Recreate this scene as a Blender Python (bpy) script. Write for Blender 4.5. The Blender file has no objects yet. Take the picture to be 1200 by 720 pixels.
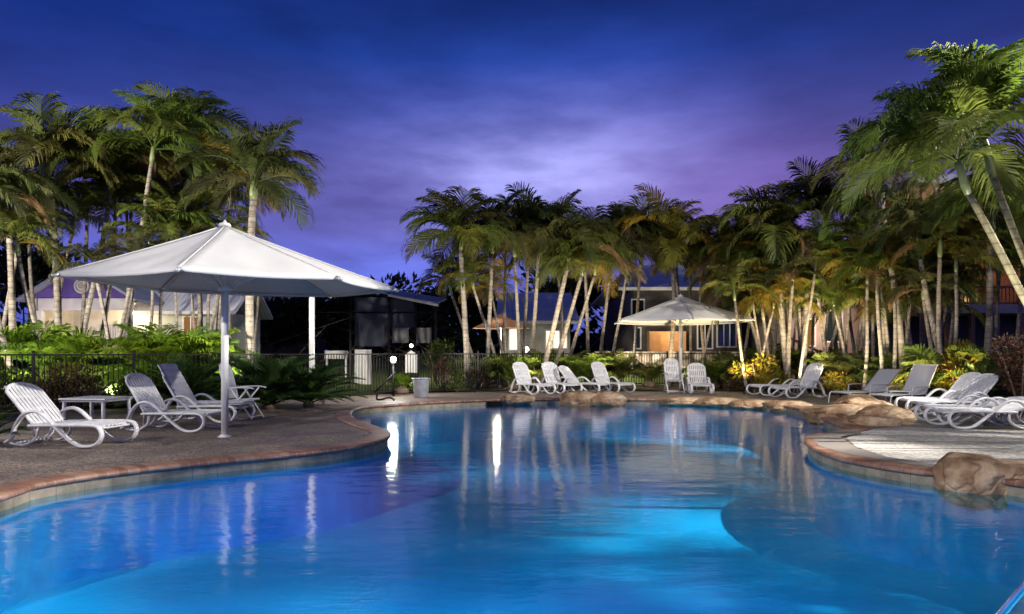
import bpy, bmesh, math, random
from mathutils import Vector, Matrix, Euler, noise as mnoise
PI = math.pi
R = math.radians
scene = bpy.context.scene
COL = scene.collection

# ------------------------------------------------------------------ camera, sky, exposure
F, HZ, CH = 800.0, 413.0, 1.4            # focal length and horizon in photo pixels, camera height in metres
cam_d = bpy.data.cameras.new('camera')
cam = bpy.data.objects.new('camera', cam_d)
COL.objects.link(cam)
cam.location = (0, 0, CH)
cam.rotation_euler = (PI / 2, 0, 0)
cam_d.sensor_width = 36.0
cam_d.lens = 24.0
cam_d.shift_y = (HZ - 360.0) / 1200.0
cam_d.clip_start = 0.05
cam_d.clip_end = 2000
scene.camera = cam

world = bpy.data.worlds.new('World')
scene.world = world
world.use_nodes = True
wn, wl = world.node_tree.nodes, world.node_tree.links
wn.clear()


def wnode(t, **kw):
    n = wn.new(t)
    for k, v in kw.items():
        setattr(n, k, v)
    return n


def wmath(op, a, b=None, clamp=False):
    n = wn.new('ShaderNodeMath')
    n.operation = op
    n.use_clamp = clamp
    for i, v in enumerate((a, b)):
        if v is None:
            continue
        if isinstance(v, (int, float)):
            n.inputs[i].default_value = v
        else:
            wl.new(v, n.inputs[i])
    return n.outputs[0]


def wmix(fac, a, b):
    n = wn.new('ShaderNodeMix')
    n.data_type = 'RGBA'
    for i, v in ((0, fac), (6, a), (7, b)):
        if isinstance(v, (int, float)):
            n.inputs[i].default_value = v
        elif isinstance(v, tuple):
            n.inputs[i].default_value = (*v, 1)
        else:
            wl.new(v, n.inputs[i])
    return n.outputs[2]


tc = wnode('ShaderNodeTexCoord')
sep = wnode('ShaderNodeSeparateXYZ')
wl.new(tc.outputs['Generated'], sep.inputs[0])
dx, dy, dz = sep.outputs
ramp = wnode('ShaderNodeValToRGB')
wl.new(dz, ramp.inputs[0])
els = ramp.color_ramp.elements
els[0].position = 0.0
els[0].color = (0.060, 0.085, 0.40, 1)
els[1].position = 1.0
els[1].color = (0.004, 0.008, 0.05, 1)
for p, c in ((0.10, (0.085, 0.105, 0.47)), (0.17, (0.125, 0.115, 0.42)), (0.25, (0.115, 0.108, 0.40)), (0.33, (0.052, 0.076, 0.35)),
             (0.39, (0.014, 0.046, 0.28)), (0.46, (0.006, 0.020, 0.135)), (0.6, (0.004, 0.012, 0.09))):
    e = els.new(p)
    e.color = (*c, 1)
# streaky cloud, bright in the middle of the view
mp = wnode('ShaderNodeMapping')
mp.inputs['Scale'].default_value = (1.5, 1.0, 5.0)
mp.inputs['Rotation'].default_value = (0, R(18), 0)
wl.new(tc.outputs['Generated'], mp.inputs[0])
nz = wnode('ShaderNodeTexNoise')
nz.inputs['Scale'].default_value = 2.6
nz.inputs['Detail'].default_value = 5
nz.inputs['Roughness'].default_value = 0.55
wl.new(mp.outputs[0], nz.inputs['Vector'])


def gauss(cx, cz, sx, sz):
    a = wmath('DIVIDE', wmath('SUBTRACT', dx, cx), sx)
    b = wmath('DIVIDE', wmath('SUBTRACT', dz, cz), sz)
    s = wmath('ADD', wmath('MULTIPLY', a, a), wmath('MULTIPLY', b, b))
    return wmath('POWER', 2.718, wmath('MULTIPLY', s, -1.0))


g1 = gauss(0.05, 0.235, 0.21, 0.08)
cl = wmath('MULTIPLY', wmath('SUBTRACT', nz.outputs[0], 0.34), 3.0, True)
c1 = wmix(wmath('MULTIPLY', g1, wmath('ADD', wmath('MULTIPLY', cl, 0.95), 0.1), True), ramp.outputs[0], (0.33, 0.34, 0.76))
g2 = gauss(0.36, 0.20, 0.24, 0.11)
c2 = wmix(wmath('MULTIPLY', g2, 0.55), c1, (0.19, 0.095, 0.34))
g3 = gauss(-0.20, 0.105, 0.17, 0.075)
c3 = wmix(wmath('MULTIPLY', g3, wmath('ADD', wmath('MULTIPLY', cl, 0.8), 0.1)), c2, (0.13, 0.17, 0.68))
gr = gauss(0.60, 0.40, 0.35, 0.17)
c4 = wmix(wmath('MULTIPLY', gr, 0.85), c3, (0.009, 0.016, 0.10))
gl = gauss(-0.62, 0.38, 0.34, 0.22)
c5 = wmix(wmath('MULTIPLY', gl, 0.85), c4, (0.005, 0.018, 0.14))
mul = wmath('ADD', wmath('MULTIPLY', nz.outputs[0], 1.3), 0.36)
vm = wnode('ShaderNodeVectorMath', operation='SCALE')
wl.new(c5, vm.inputs[0])
wl.new(mul, vm.inputs['Scale'])
bg = wnode('ShaderNodeBackground')
wl.new(vm.outputs[0], bg.inputs['Color'])
bg.inputs['Strength'].default_value = 1.3
wo = wnode('ShaderNodeOutputWorld')
wl.new(bg.outputs[0], wo.inputs['Surface'])

sun_d = bpy.data.lights.new('dusk_sun', 'SUN')
sun_d.energy = 0.05
sun_d.angle = R(15)
sun_d.color = (0.75, 0.72, 1.0)
sun = bpy.data.objects.new('dusk_sun', sun_d)
COL.objects.link(sun)
sun.rotation_euler = (R(40), 0, R(20))

vs = scene.view_settings
vs.view_transform = 'Standard'
vs.look = 'None'
vs.exposure = 0.0
vs.gamma = 1.0
vs.use_curve_mapping = False
cy = scene.cycles
cy.use_denoising = True
cy.max_bounces = 6
cy.diffuse_bounces = 2
cy.glossy_bounces = 3
cy.transmission_bounces = 4
cy.transparent_max_bounces = 12
cy.caustics_reflective = False
cy.caustics_refractive = False
cy.sample_clamp_indirect = 4.0
cy.sample_clamp_direct = 0.0


# ------------------------------------------------------------------ helpers
def W(px, py, Y):
    """world point seen at photo pixel px, py at distance Y"""
    return Vector(((px - 600) * Y / F, Y, CH - (py - HZ) * Y / F))


def G(px, py, z=0.0):
    Y = F * (CH - z) / (py - HZ)
    return Vector(((px - 600) * Y / F, Y, z))


def X(px, Y):
    return (px - 600) * Y / F


def Z(py, Y):
    return CH - (py - HZ) * Y / F


class MB:
    def __init__(self):
        self.v, self.f, self.m, self.uv = [], [], [], {}

    def add(self, vs_, fs, mi=0, uv=None):
        b = len(self.v)
        self.v.extend([tuple(p) for p in vs_])
        for i, f in enumerate(fs):
            self.f.append([b + k for k in f])
            self.m.append(mi)
            if uv:
                self.uv[len(self.f) - 1] = uv[i]
        return self

    def box(self, x0, x1, y0, y1, z0, z1, mi=0):
        v = [(x, y, z) for z in (z0, z1) for y in (y0, y1) for x in (x0, x1)]
        return self.add(v, [(0, 2, 3, 1), (4, 5, 7, 6), (0, 1, 5, 4), (2, 6, 7, 3), (0, 4, 6, 2), (1, 3, 7, 5)], mi)

    def obox(self, c, s, rot=(0, 0, 0), mi=0):
        m = Euler(rot).to_matrix()
        v = [Vector(c) + m @ Vector((x * s[0] / 2, y * s[1] / 2, z * s[2] / 2)) for z in (-1, 1) for y in (-1, 1) for x in (-1, 1)]
        return self.add(v, [(0, 2, 3, 1), (4, 5, 7, 6), (0, 1, 5, 4), (2, 6, 7, 3), (0, 4, 6, 2), (1, 3, 7, 5)], mi)

    def tube(self, pts, r, n=8, flat=1.0, cap=True, mi=0, up=None, closed=False):
        pts = [Vector(p) for p in pts]
        L = len(pts)
        rs = r if isinstance(r, (list, tuple)) else [r] * L
        vs_, fs = [], []
        prev = None
        for i in range(L):
            if closed:
                t = pts[(i + 1) % L] - pts[i - 1]
            else:
                t = pts[min(i + 1, L - 1)] - pts[max(i - 1, 0)]
            t.normalize()
            if up is not None:
                a = Vector(up)
                a = (a - t * a.dot(t))
                if a.length < 1e-4:
                    a = t.orthogonal()
                a.normalize()
            else:
                a = t.orthogonal().normalized() if prev is None else (prev - t * prev.dot(t)).normalized()
            prev = a
            b = t.cross(a)
            for k in range(n):
                w = 2 * PI * k / n
                vs_.append(pts[i] + (a * math.cos(w) * flat + b * math.sin(w)) * rs[i])
        for i in range(L if closed else L - 1):
            j = (i + 1) % L
            for k in range(n):
                k2 = (k + 1) % n
                fs.append((i * n + k, i * n + k2, j * n + k2, j * n + k))
        if cap and not closed:
            fs.append(tuple(range(n - 1, -1, -1)))
            fs.append(tuple((L - 1) * n + k for k in range(n)))
        return self.add(vs_, fs, mi)

    def lathe(self, prof, n=24, c=(0, 0, 0), mi=0):
        vs_, fs = [], []
        for r_, z in prof:
            for k in range(n):
                w = 2 * PI * k / n
                vs_.append((c[0] + r_ * math.cos(w), c[1] + r_ * math.sin(w), c[2] + z))
        L = len(prof)
        for i in range(L - 1):
            for k in range(n):
                k2 = (k + 1) % n
                fs.append((i * n + k, i * n + k2, (i + 1) * n + k2, (i + 1) * n + k))
        fs.append(tuple(range(n - 1, -1, -1)))
        fs.append(tuple((L - 1) * n + k for k in range(n)))
        return self.add(vs_, fs, mi)

    def mesh(self, name, mats, smooth=False):
        me = bpy.data.meshes.new(name)
        me.from_pydata(self.v, [], self.f)
        for m in (mats if isinstance(mats, (list, tuple)) else [mats]):
            me.materials.append(m)
        me.polygons.foreach_set('material_index', self.m)
        me.polygons.foreach_set('use_smooth', [smooth] * len(self.f))
        if self.uv:
            l = me.uv_layers.new(name='UVMap')
            for p in me.polygons:
                u = self.uv.get(p.index)
                if u:
                    for k, li in enumerate(p.loop_indices):
                        l.data[li].uv = u[k]
        me.validate()
        me.update()
        return me


def link(name, me, parent=None, loc=None, rot=None, scale=None):
    o = bpy.data.objects.new(name, me)
    COL.objects.link(o)
    if parent is not None:
        o.parent = parent
    if loc is not None:
        o.location = loc
    if rot is not None:
        o.rotation_euler = rot
    if scale is not None:
        o.scale = scale if isinstance(scale, (tuple, list)) else (scale,) * 3
    return o


def obj(name, mb, mats, parent=None, smooth=False, bevel=0, sub=0, angle=40):
    o = link(name, mb.mesh(name, mats, smooth), parent)
    if bevel:
        b = o.modifiers.new('bevel', 'BEVEL')
        b.width = bevel
        b.segments = 2
        b.limit_method = 'ANGLE'
        b.angle_limit = R(35)
    if sub:
        s = o.modifiers.new('sub', 'SUBSURF')
        s.levels = s.render_levels = sub
    return o


def tag(o, label=None, cat=None, group=None, kind=None):
    if label:
        o['label'] = label
    if cat:
        o['category'] = cat
    if group:
        o['group'] = group
    if kind:
        o['kind'] = kind
    return o


def thing(name, label, cat, loc=(0, 0, 0), rz=0.0, group=None):
    o = bpy.data.objects.new(name, None)
    o.empty_display_size = 0.2
    COL.objects.link(o)
    o.location = loc
    o.rotation_euler = (0, 0, rz)
    return tag(o, label, cat, group)


def struct(name, mb, mats, label=None, smooth=False):
    o = obj(name, mb, mats, smooth=smooth)
    return tag(o, label, kind='structure')


def dup(root, loc, rz, label, group=None):
    r = root.copy()
    COL.objects.link(r)
    r.location = loc
    r.rotation_euler = (0, 0, rz)
    r['label'] = label
    if group:
        r['group'] = group
    for ch in list(root.children):
        c = ch.copy()
        COL.objects.link(c)
        c.parent = r
        for g in list(ch.children):
            d = g.copy()
            COL.objects.link(d)
            d.parent = c
    return r


# ------------------------------------------------------------------ materials
class NT:
    def __init__(self, name):
        self.mat = bpy.data.materials.new(name)
        self.mat.use_nodes = True
        self.n, self.l = self.mat.node_tree.nodes, self.mat.node_tree.links
        self.n.clear()
        self.out = self.n.new('ShaderNodeOutputMaterial')

    def node(self, t, **kw):
        n = self.n.new(t)
        for k, v in kw.items():
            setattr(n, k, v)
        return n

    def put(self, sock, v):
        if v is None:
            return
        if isinstance(v, (int, float)):
            sock.default_value = v
        elif isinstance(v, (tuple, list)):
            sock.default_value = (*v, 1) if len(sock.default_value) == 4 and len(v) == 3 else v
        else:
            self.l.new(v, sock)

    def tc(self, which='Object'):
        return self.node('ShaderNodeTexCoord').outputs[which]

    def noise(self, scale, detail=4, rough=0.5, vec=None, stretch=None):
        n = self.node('ShaderNodeTexNoise')
        n.inputs['Scale'].default_value = scale
        n.inputs['Detail'].default_value = detail
        n.inputs['Roughness'].default_value = rough
        v = vec if vec is not None else self.tc()
        if stretch:
            m = self.node('ShaderNodeMapping')
            m.inputs['Scale'].default_value = stretch
            self.l.new(v, m.inputs[0])
            v = m.outputs[0]
        self.l.new(v, n.inputs['Vector'])
        return n.outputs[0]

    def ramp(self, fac, stops):
        n = self.node('ShaderNodeValToRGB')
        self.l.new(fac, n.inputs[0])
        e = n.color_ramp.elements
        e[0].position, e[0].color = stops[0][0], (*stops[0][1], 1)
        e[1].position, e[1].color = stops[-1][0], (*stops[-1][1], 1)
        for p, c in stops[1:-1]:
            k = e.new(p)
            k.color = (*c, 1)
        return n.outputs[0]

    def math(self, op, a, b=None, clamp=False):
        n = self.node('ShaderNodeMath', operation=op, use_clamp=clamp)
        self.put(n.inputs[0], a)
        self.put(n.inputs[1], b)
        return n.outputs[0]

    def mix(self, fac, a, b, mode='MIX'):
        n = self.node('ShaderNodeMix', data_type='RGBA', blend_type=mode)
        self.put(n.inputs[0], fac)
        self.put(n.inputs[6], a)
        self.put(n.inputs[7], b)
        return n.outputs[2]

    def bump(self, h, strength=0.3, dist=0.02):
        n = self.node('ShaderNodeBump')
        n.inputs['Strength'].default_value = strength
        n.inputs['Distance'].default_value = dist
        self.l.new(h, n.inputs['Height'])
        return n.outputs[0]

    def bsdf(self, color, rough=0.6, metal=0.0, normal=None, spec=0.5, coat=0.0):
        b = self.node('ShaderNodeBsdfPrincipled')
        self.put(b.inputs['Base Color'], color)
        self.put(b.inputs['Roughness'], rough)
        self.put(b.inputs['Metallic'], metal)
        self.put(b.inputs['Specular IOR Level'], spec)
        self.put(b.inputs['Coat Weight'], coat)
        if normal is not None:
            self.l.new(normal, b.inputs['Normal'])
        return b

    def done(self, shader):
        self.l.new(shader.outputs[0] if hasattr(shader, 'outputs') else shader, self.out.inputs['Surface'])
        return self.mat


def mat_noise(name, c1, c2, scale=5, rough=0.7, detail=5, bump=0.0, bscale=None, metal=0, lo=0.35, hi=0.65, spec=0.5, dist=0.02, stretch=None, coord='Object'):
    t = NT(name)
    f = t.noise(scale, detail, 0.6, t.tc(coord), stretch)
    c = t.ramp(f, [(lo, c1), (hi, c2)])
    nrm = None
    if bump:
        nrm = t.bump(t.noise(bscale or scale * 3, 4, 0.6, t.tc(coord)), bump, dist)
    return t.done(t.bsdf(c, rough, metal, nrm, spec))


def mat_emit(name, color, strength):
    t = NT(name)
    e = t.node('ShaderNodeEmission')
    e.inputs['Color'].default_value = (*color, 1)
    e.inputs['Strength'].default_value = strength
    return t.done(e)


M = {}
M['plastic'] = mat_noise('white_plastic', (0.60, 0.59, 0.60), (0.78, 0.77, 0.78), 9, 0.38, bump=0.05, bscale=60, dist=0.004)
M['pole'] = mat_noise('white_painted_steel', (0.66, 0.65, 0.62), (0.78, 0.77, 0.75), 6, 0.35)
M['sling'] = mat_noise('grey_mesh_sling', (0.42, 0.42, 0.43), (0.54, 0.54, 0.55), 60, 0.7, bump=0.2, bscale=200, dist=0.003)
M['grey_metal'] = mat_noise('grey_powdercoat', (0.36, 0.36, 0.37), (0.45, 0.45, 0.46), 12, 0.4, metal=0.3)
M['cushion'] = mat_noise('pale_cushion_cloth', (0.50, 0.49, 0.52), (0.62, 0.61, 0.64), 14, 0.85, bump=0.25, bscale=90, dist=0.004)
M['black'] = mat_noise('black_powdercoat', (0.006, 0.006, 0.0065), (0.012, 0.0115, 0.0115), 7, 0.65, spec=0.1)
M['dark_screen'] = mat_noise('dark_shade_cloth', (0.030, 0.034, 0.050), (0.045, 0.050, 0.070), 3, 0.8, bump=0.2, bscale=40)
M['steel'] = mat_noise('brushed_steel', (0.6, 0.6, 0.62), (0.75, 0.75, 0.77), 10, 0.22, metal=1.0)
M['bin'] = mat_noise('grey_bin_plastic', (0.17, 0.18, 0.21), (0.25, 0.26, 0.30), 6, 0.5)
M['whitewall'] = mat_noise('painted_white_wall', (0.58, 0.56, 0.53), (0.70, 0.68, 0.65), 2, 0.8)
M['palewall'] = mat_noise('pale_green_wall', (0.30, 0.33, 0.29), (0.40, 0.42, 0.38), 2, 0.8)
M['purple'] = mat_noise('purple_wall', (0.11, 0.07, 0.28), (0.15, 0.095, 0.36), 2, 0.8)
M['pinkwall'] = mat_noise('pinkish_wall', (0.27, 0.20, 0.17), (0.35, 0.27, 0.23), 2, 0.85)
M['brownwall'] = mat_noise('brown_board_wall', (0.055, 0.048, 0.044), (0.09, 0.078, 0.07), 3, 0.75)
M['orangewall'] = mat_noise('ochre_wall', (0.40, 0.22, 0.09), (0.50, 0.28, 0.12), 3, 0.8)
M['timber'] = mat_noise('brown_timber', (0.16, 0.07, 0.03), (0.26, 0.13, 0.06), 6, 0.6, stretch=(1, 1, 6))
M['soil'] = mat_noise('bark_mulch', (0.022, 0.014, 0.009), (0.075, 0.045, 0.028), 26, 0.95, bump=1.0, bscale=30, dist=0.05)
M['grass'] = mat_noise('lawn_grass', (0.07, 0.12, 0.016), (0.16, 0.22, 0.035), 16, 0.9, bump=0.8, bscale=120, dist=0.03)
M['ground'] = mat_noise('far_ground', (0.03, 0.045, 0.015), (0.07, 0.075, 0.03), 4, 0.95, bump=0.5, bscale=20)
M['kerb'] = mat_noise('pale_kerb', (0.40, 0.36, 0.30), (0.55, 0.50, 0.43), 9, 0.85, bump=0.3)
M['warm_glow'] = mat_emit('warm_lit_window', (1.0, 0.60, 0.22), 0.9)
M['warm_dim'] = mat_emit('warm_dim_window', (1.0, 0.48, 0.14), 0.28)
M['pale_glow'] = mat_emit('pale_lit_window', (1.0, 0.88, 0.72), 1.3)
M['bulb'] = mat_emit('floodlight_bulb', (1.0, 0.96, 0.85), 14)
M['bulb_warm'] = mat_emit('warm_bulb', (1.0, 0.85, 0.6), 14)
M['lens'] = mat_emit('spotlight_lens', (1.0, 0.85, 0.55), 3)
M['pool_lens'] = mat_emit('pool_lamp_lens', (0.65, 0.9, 1.0), 6)


def make_glass():
    t = NT('window_glass')
    return t.done(t.bsdf((0.012, 0.02, 0.022), 0.06, 0, None, 0.8))


M['glass'] = make_glass()


def make_deck():
    t = NT('pebblecrete_deck')
    v = t.node('ShaderNodeTexVoronoi')
    v.inputs['Scale'].default_value = 42
    t.l.new(t.tc(), v.inputs['Vector'])
    big = t.noise(0.6, 5)
    peb = t.ramp(v.outputs['Color'], [(0.2, (0.19, 0.145, 0.115)), (0.5, (0.31, 0.245, 0.20)), (0.85, (0.52, 0.43, 0.36))])
    gap = t.ramp(v.outputs['Distance'], [(0.35, (1, 1, 1)), (0.75, (0.35, 0.33, 0.32))])
    c = t.mix(1.0, peb, gap, 'MULTIPLY')
    st = t.ramp(big, [(0.35, (0.62, 0.60, 0.60)), (0.65, (1.0, 1.0, 1.0))])
    c = t.mix(1.0, c, st, 'MULTIPLY')
    inv = t.math('SUBTRACT', 1.0, v.outputs['Distance'])
    rg = t.ramp(t.noise(1.2, 4), [(0.4, (0.42, 0.42, 0.42)), (0.6, (0.75, 0.75, 0.75))])
    return t.done(t.bsdf(c, rg, 0, t.bump(inv, 0.6, 0.012)))


M['deck'] = make_deck()


def make_pebble():
    t = NT('white_pebble_beach')
    v = t.node('ShaderNodeTexVoronoi')
    v.inputs['Scale'].default_value = 20
    t.l.new(t.tc(), v.inputs['Vector'])
    peb = t.ramp(v.outputs['Color'], [(0.15, (0.48, 0.445, 0.40)), (0.8, (0.68, 0.64, 0.585))])
    gap = t.ramp(v.outputs['Distance'], [(0.4, (1, 1, 1)), (0.8, (0.6, 0.58, 0.56))])
    c = t.mix(1.0, peb, gap, 'MULTIPLY')
    inv = t.math('SUBTRACT', 1.0, v.outputs['Distance'])
    return t.done(t.bsdf(c, 0.55, 0, t.bump(inv, 0.4, 0.012)))


M['pebble'] = make_pebble()


def make_wet():
    t = NT('wet_paving')
    f = t.noise(3.0, 5, 0.6, None, (0.5, 2.2, 1))
    c = t.ramp(f, [(0.35, (0.035, 0.035, 0.026)), (0.65, (0.13, 0.12, 0.09))])
    r_ = t.ramp(f, [(0.4, (0.12, 0.12, 0.12)), (0.62, (0.6, 0.6, 0.6))])
    return t.done(t.bsdf(c, r_, 0, t.bump(t.noise(30, 3), 0.25, 0.01)))


M['wet'] = make_wet()


def make_coping(name, c1, c2, c3, face=False):
    t = NT(name)
    uv = t.tc('UV')
    s = t.node('ShaderNodeSeparateXYZ')
    t.l.new(uv, s.inputs[0])
    u = s.outputs[0]
    cell = t.math('FLOOR', t.math('DIVIDE', u, 0.115))
    wn_ = t.node('ShaderNodeTexWhiteNoise', noise_dimensions='1D')
    t.l.new(cell, wn_.inputs['W'])
    fr = t.math('FRACT', t.math('DIVIDE', u, 0.115))
    joint = t.math('LESS_THAN', t.math('ABSOLUTE', t.math('SUBTRACT', fr, 0.5)), 0.44)
    c = t.ramp(wn_.outputs[0], [(0.0, c1), (0.5, c2), (1.0, c3)])
    n1 = t.ramp(t.noise(9, 5), [(0.3, (0.6, 0.58, 0.56)), (0.7, (1.1, 1.08, 1.06))])
    c = t.mix(1.0, c, n1, 'MULTIPLY')
    c = t.mix(t.math('SUBTRACT', 1.0, joint), c, (0.22, 0.19, 0.17))
    return t.done(t.bsdf(c, 0.55, 0, t.bump(joint, 0.5, 0.006)))


M['coping'] = make_coping('terracotta_brick_coping', (0.20, 0.085, 0.05), (0.29, 0.14, 0.085), (0.38, 0.22, 0.15))
M['coping_pale'] = make_coping('pale_terracotta_coping', (0.50, 0.36, 0.29), (0.58, 0.43, 0.36), (0.62, 0.48, 0.40))


def make_band():
    t = NT('waterline_stone_band')
    s = t.node('ShaderNodeSeparateXYZ')
    t.l.new(t.tc('UV'), s.inputs[0])
    fr = t.math('FRACT', t.math('DIVIDE', s.outputs[0], 0.30))
    joint = t.math('LESS_THAN', t.math('ABSOLUTE', t.math('SUBTRACT', fr, 0.5)), 0.485)
    c = t.ramp(t.noise(4, 6, 0.65), [(0.3, (0.09, 0.08, 0.05)), (0.5, (0.21, 0.175, 0.115)), (0.72, (0.36, 0.29, 0.20))])
    c = t.mix(t.math('SUBTRACT', 1.0, joint), c, (0.12, 0.115, 0.09))
    return t.done(t.bsdf(c, 0.45, 0, t.bump(t.noise(18, 4), 0.3, 0.01)))


M['band'] = make_band()


def make_poolfloor():
    t = NT('pool_plaster')
    f = t.noise(0.7, 4, 0.55)
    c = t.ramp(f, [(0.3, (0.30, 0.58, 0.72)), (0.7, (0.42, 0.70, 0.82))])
    return t.done(t.bsdf(c, 0.8))


M['poolfloor'] = make_poolfloor()
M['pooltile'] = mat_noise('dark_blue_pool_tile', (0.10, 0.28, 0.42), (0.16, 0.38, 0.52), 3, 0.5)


def make_water():
    t = NT('pool_water')
    obc = t.tc()
    h1 = t.noise(2.2, 3, 0.5, obc, (0.8, 1.6, 1))
    h2 = t.noise(9.0, 3, 0.5, obc, (0.7, 1.4, 1))
    h = t.math('ADD', h1, t.math('MULTIPLY', h2, 0.22))
    nrm = t.bump(h, 0.07, 0.10)
    fz = t.node('ShaderNodeLayerWeight')
    fz.inputs['Blend'].default_value = 0.5
    t.l.new(nrm, fz.inputs['Normal'])
    fac = t.math('ADD', t.math('MULTIPLY', t.math('POWER', fz.outputs['Facing'], 5.0), 0.98), 0.02, True)
    tr = t.node('ShaderNodeBsdfTransparent')
    tr.inputs['Color'].default_value = (0.13, 0.69, 0.92, 1)
    gl_ = t.node('ShaderNodeBsdfGlossy')
    gl_.inputs['Roughness'].default_value = 0.085
    gl_.inputs['Color'].default_value = (1, 1, 1, 1)
    t.l.new(nrm, gl_.inputs['Normal'])
    mx = t.node('ShaderNodeMixShader')
    t.l.new(fac, mx.inputs[0])
    t.l.new(tr.outputs[0], mx.inputs[1])
    t.l.new(gl_.outputs[0], mx.inputs[2])
    return t.done(mx)


M['water'] = make_water()


def make_rock():
    t = NT('sandstone_rock')
    f = t.noise(2.6, 7, 0.6)
    c = t.ramp(f, [(0.25, (0.15, 0.08, 0.04)), (0.45, (0.42, 0.26, 0.14)), (0.6, (0.56, 0.40, 0.25)), (0.8, (0.64, 0.53, 0.39))])
    st = t.ramp(t.noise(1.2, 5, 0.7), [(0.4, (0.55, 0.50, 0.45)), (0.6, (1, 1, 1))])
    c = t.mix(1.0, c, st, 'MULTIPLY')
    v = t.node('ShaderNodeTexVoronoi', feature='DISTANCE_TO_EDGE')
    v.inputs['Scale'].default_value = 2.1
    wv = t.node('ShaderNodeVectorMath', operation='ADD')
    t.l.new(t.tc(), wv.inputs[0])
    nv = t.node('ShaderNodeTexNoise')
    nv.inputs['Scale'].default_value = 2.0
    nsc = t.node('ShaderNodeVectorMath', operation='SCALE')
    nsc.inputs['Scale'].default_value = 0.45
    t.l.new(nv.outputs['Color'], nsc.inputs[0])
    t.l.new(nsc.outputs[0], wv.inputs[1])
    t.l.new(wv.outputs[0], v.inputs['Vector'])
    crack = t.ramp(v.outputs['Distance'], [(0.0, (0.72, 0.67, 0.62)), (0.03, (1, 1, 1))])
    c = t.mix(1.0, c, crack, 'MULTIPLY')
    hgt = t.math('ADD', t.noise(11, 8, 0.7), t.math('MULTIPLY', t.math('MINIMUM', v.outputs['Distance'], 0.05), 8.0))
    return t.done(t.bsdf(c, 0.78, 0, t.bump(hgt, 0.8, 0.05)))


M['rock'] = make_rock()


def make_canvas(name, c1, c2, trans):
    t = NT(name)
    f = t.noise(1.4, 4)
    c = t.ramp(f, [(0.3, c1), (0.7, c2)])
    nrm = t.bump(t.noise(3.0, 3, 0.5, None, (1, 1, 1)), 0.25, 0.06)
    b = t.bsdf(c, 0.8, 0, nrm, 0.2)
    tl = t.node('ShaderNodeBsdfTranslucent')
    t.put(tl.inputs['Color'], c)
    mx = t.node('ShaderNodeMixShader')
    mx.inputs[0].default_value = trans
    t.l.new(b.outputs[0], mx.inputs[1])
    t.l.new(tl.outputs[0], mx.inputs[2])
    return t.done(mx)


M['canvas'] = make_canvas('white_canvas', (0.66, 0.65, 0.64), (0.76, 0.75, 0.74), 0.25)


def make_leaf(name):
    """leaf whose own colour comes from the object's colour, varied from leaf to leaf by a noise"""
    t = NT(name)
    oi = t.node('ShaderNodeObjectInfo')
    f = t.noise(3.5, 3, 0.5)
    v = t.ramp(f, [(0.3, (0.50, 0.52, 0.5)), (0.7, (1.45, 1.4, 1.2))])
    c = t.mix(1.0, oi.outputs['Color'], v, 'MULTIPLY')
    b = t.bsdf(c, 0.55, 0, None, 0.3)
    tl = t.node('ShaderNodeBsdfTranslucent')
    t.l.new(c, tl.inputs['Color'])
    mx = t.node('ShaderNodeMixShader')
    mx.inputs[0].default_value = 0.36
    t.l.new(b.outputs[0], mx.inputs[1])
    t.l.new(tl.outputs[0], mx.inputs[2])
    return t.done(mx)


M['leaf'] = make_leaf('palm_leaf')


def make_trunk(name, c1, c2, ring):
    t = NT(name)
    s = t.node('ShaderNodeSeparateXYZ')
    t.l.new(t.tc(), s.inputs[0])
    z = t.math('ADD', s.outputs[2], t.math('MULTIPLY', t.noise(2.0, 3), 0.10))
    fr = t.math('FRACT', t.math('MULTIPLY', z, 6.5))
    rg = t.ramp(fr, [(0.0, (0.42, 0.40, 0.38)), (0.10, (0.55, 0.53, 0.5)), (0.2, (1, 1, 1)), (0.85, (1, 1, 1))])
    c = t.ramp(t.noise(5.5, 6, 0.65), [(0.32, c1), (0.66, c2)])
    c = t.mix(ring, c, t.mix(1.0, c, rg, 'MULTIPLY'))
    return t.done(t.bsdf(c, 0.8, 0, t.bump(fr, 0.4, 0.02)))


M['trunk'] = make_trunk('grey_palm_trunk', (0.11, 0.088, 0.066), (0.31, 0.268, 0.222), 0.9)
M['cane'] = make_trunk('golden_cane_trunk', (0.12, 0.10, 0.05), (0.28, 0.245, 0.135), 0.9)
M['shaft'] = mat_noise('green_crownshaft', (0.09, 0.13, 0.04), (0.20, 0.22, 0.09), 4, 0.45, stretch=(4, 4, 1))
M['stem'] = mat_noise('brown_stem', (0.09, 0.06, 0.04), (0.18, 0.12, 0.08), 8, 0.85)


def make_roof(name, c, axis=0):
    t = NT(name)
    s = t.node('ShaderNodeSeparateXYZ')
    t.l.new(t.tc(), s.inputs[0])
    fr = t.math('SINE', t.math('MULTIPLY', s.outputs[axis], 26.0))
    f = t.ramp(t.noise(1.5, 4), [(0.3, tuple(k * 0.8 for k in c)), (0.7, c)])
    return t.done(t.bsdf(f, 0.75, 0.0, t.bump(fr, 0.5, 0.02)))


M['roof'] = make_roof('pale_metal_roof', (0.70, 0.70, 0.74))
M['roof_dark'] = make_roof('blue_grey_metal_roof', (0.30, 0.33, 0.42))


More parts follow.
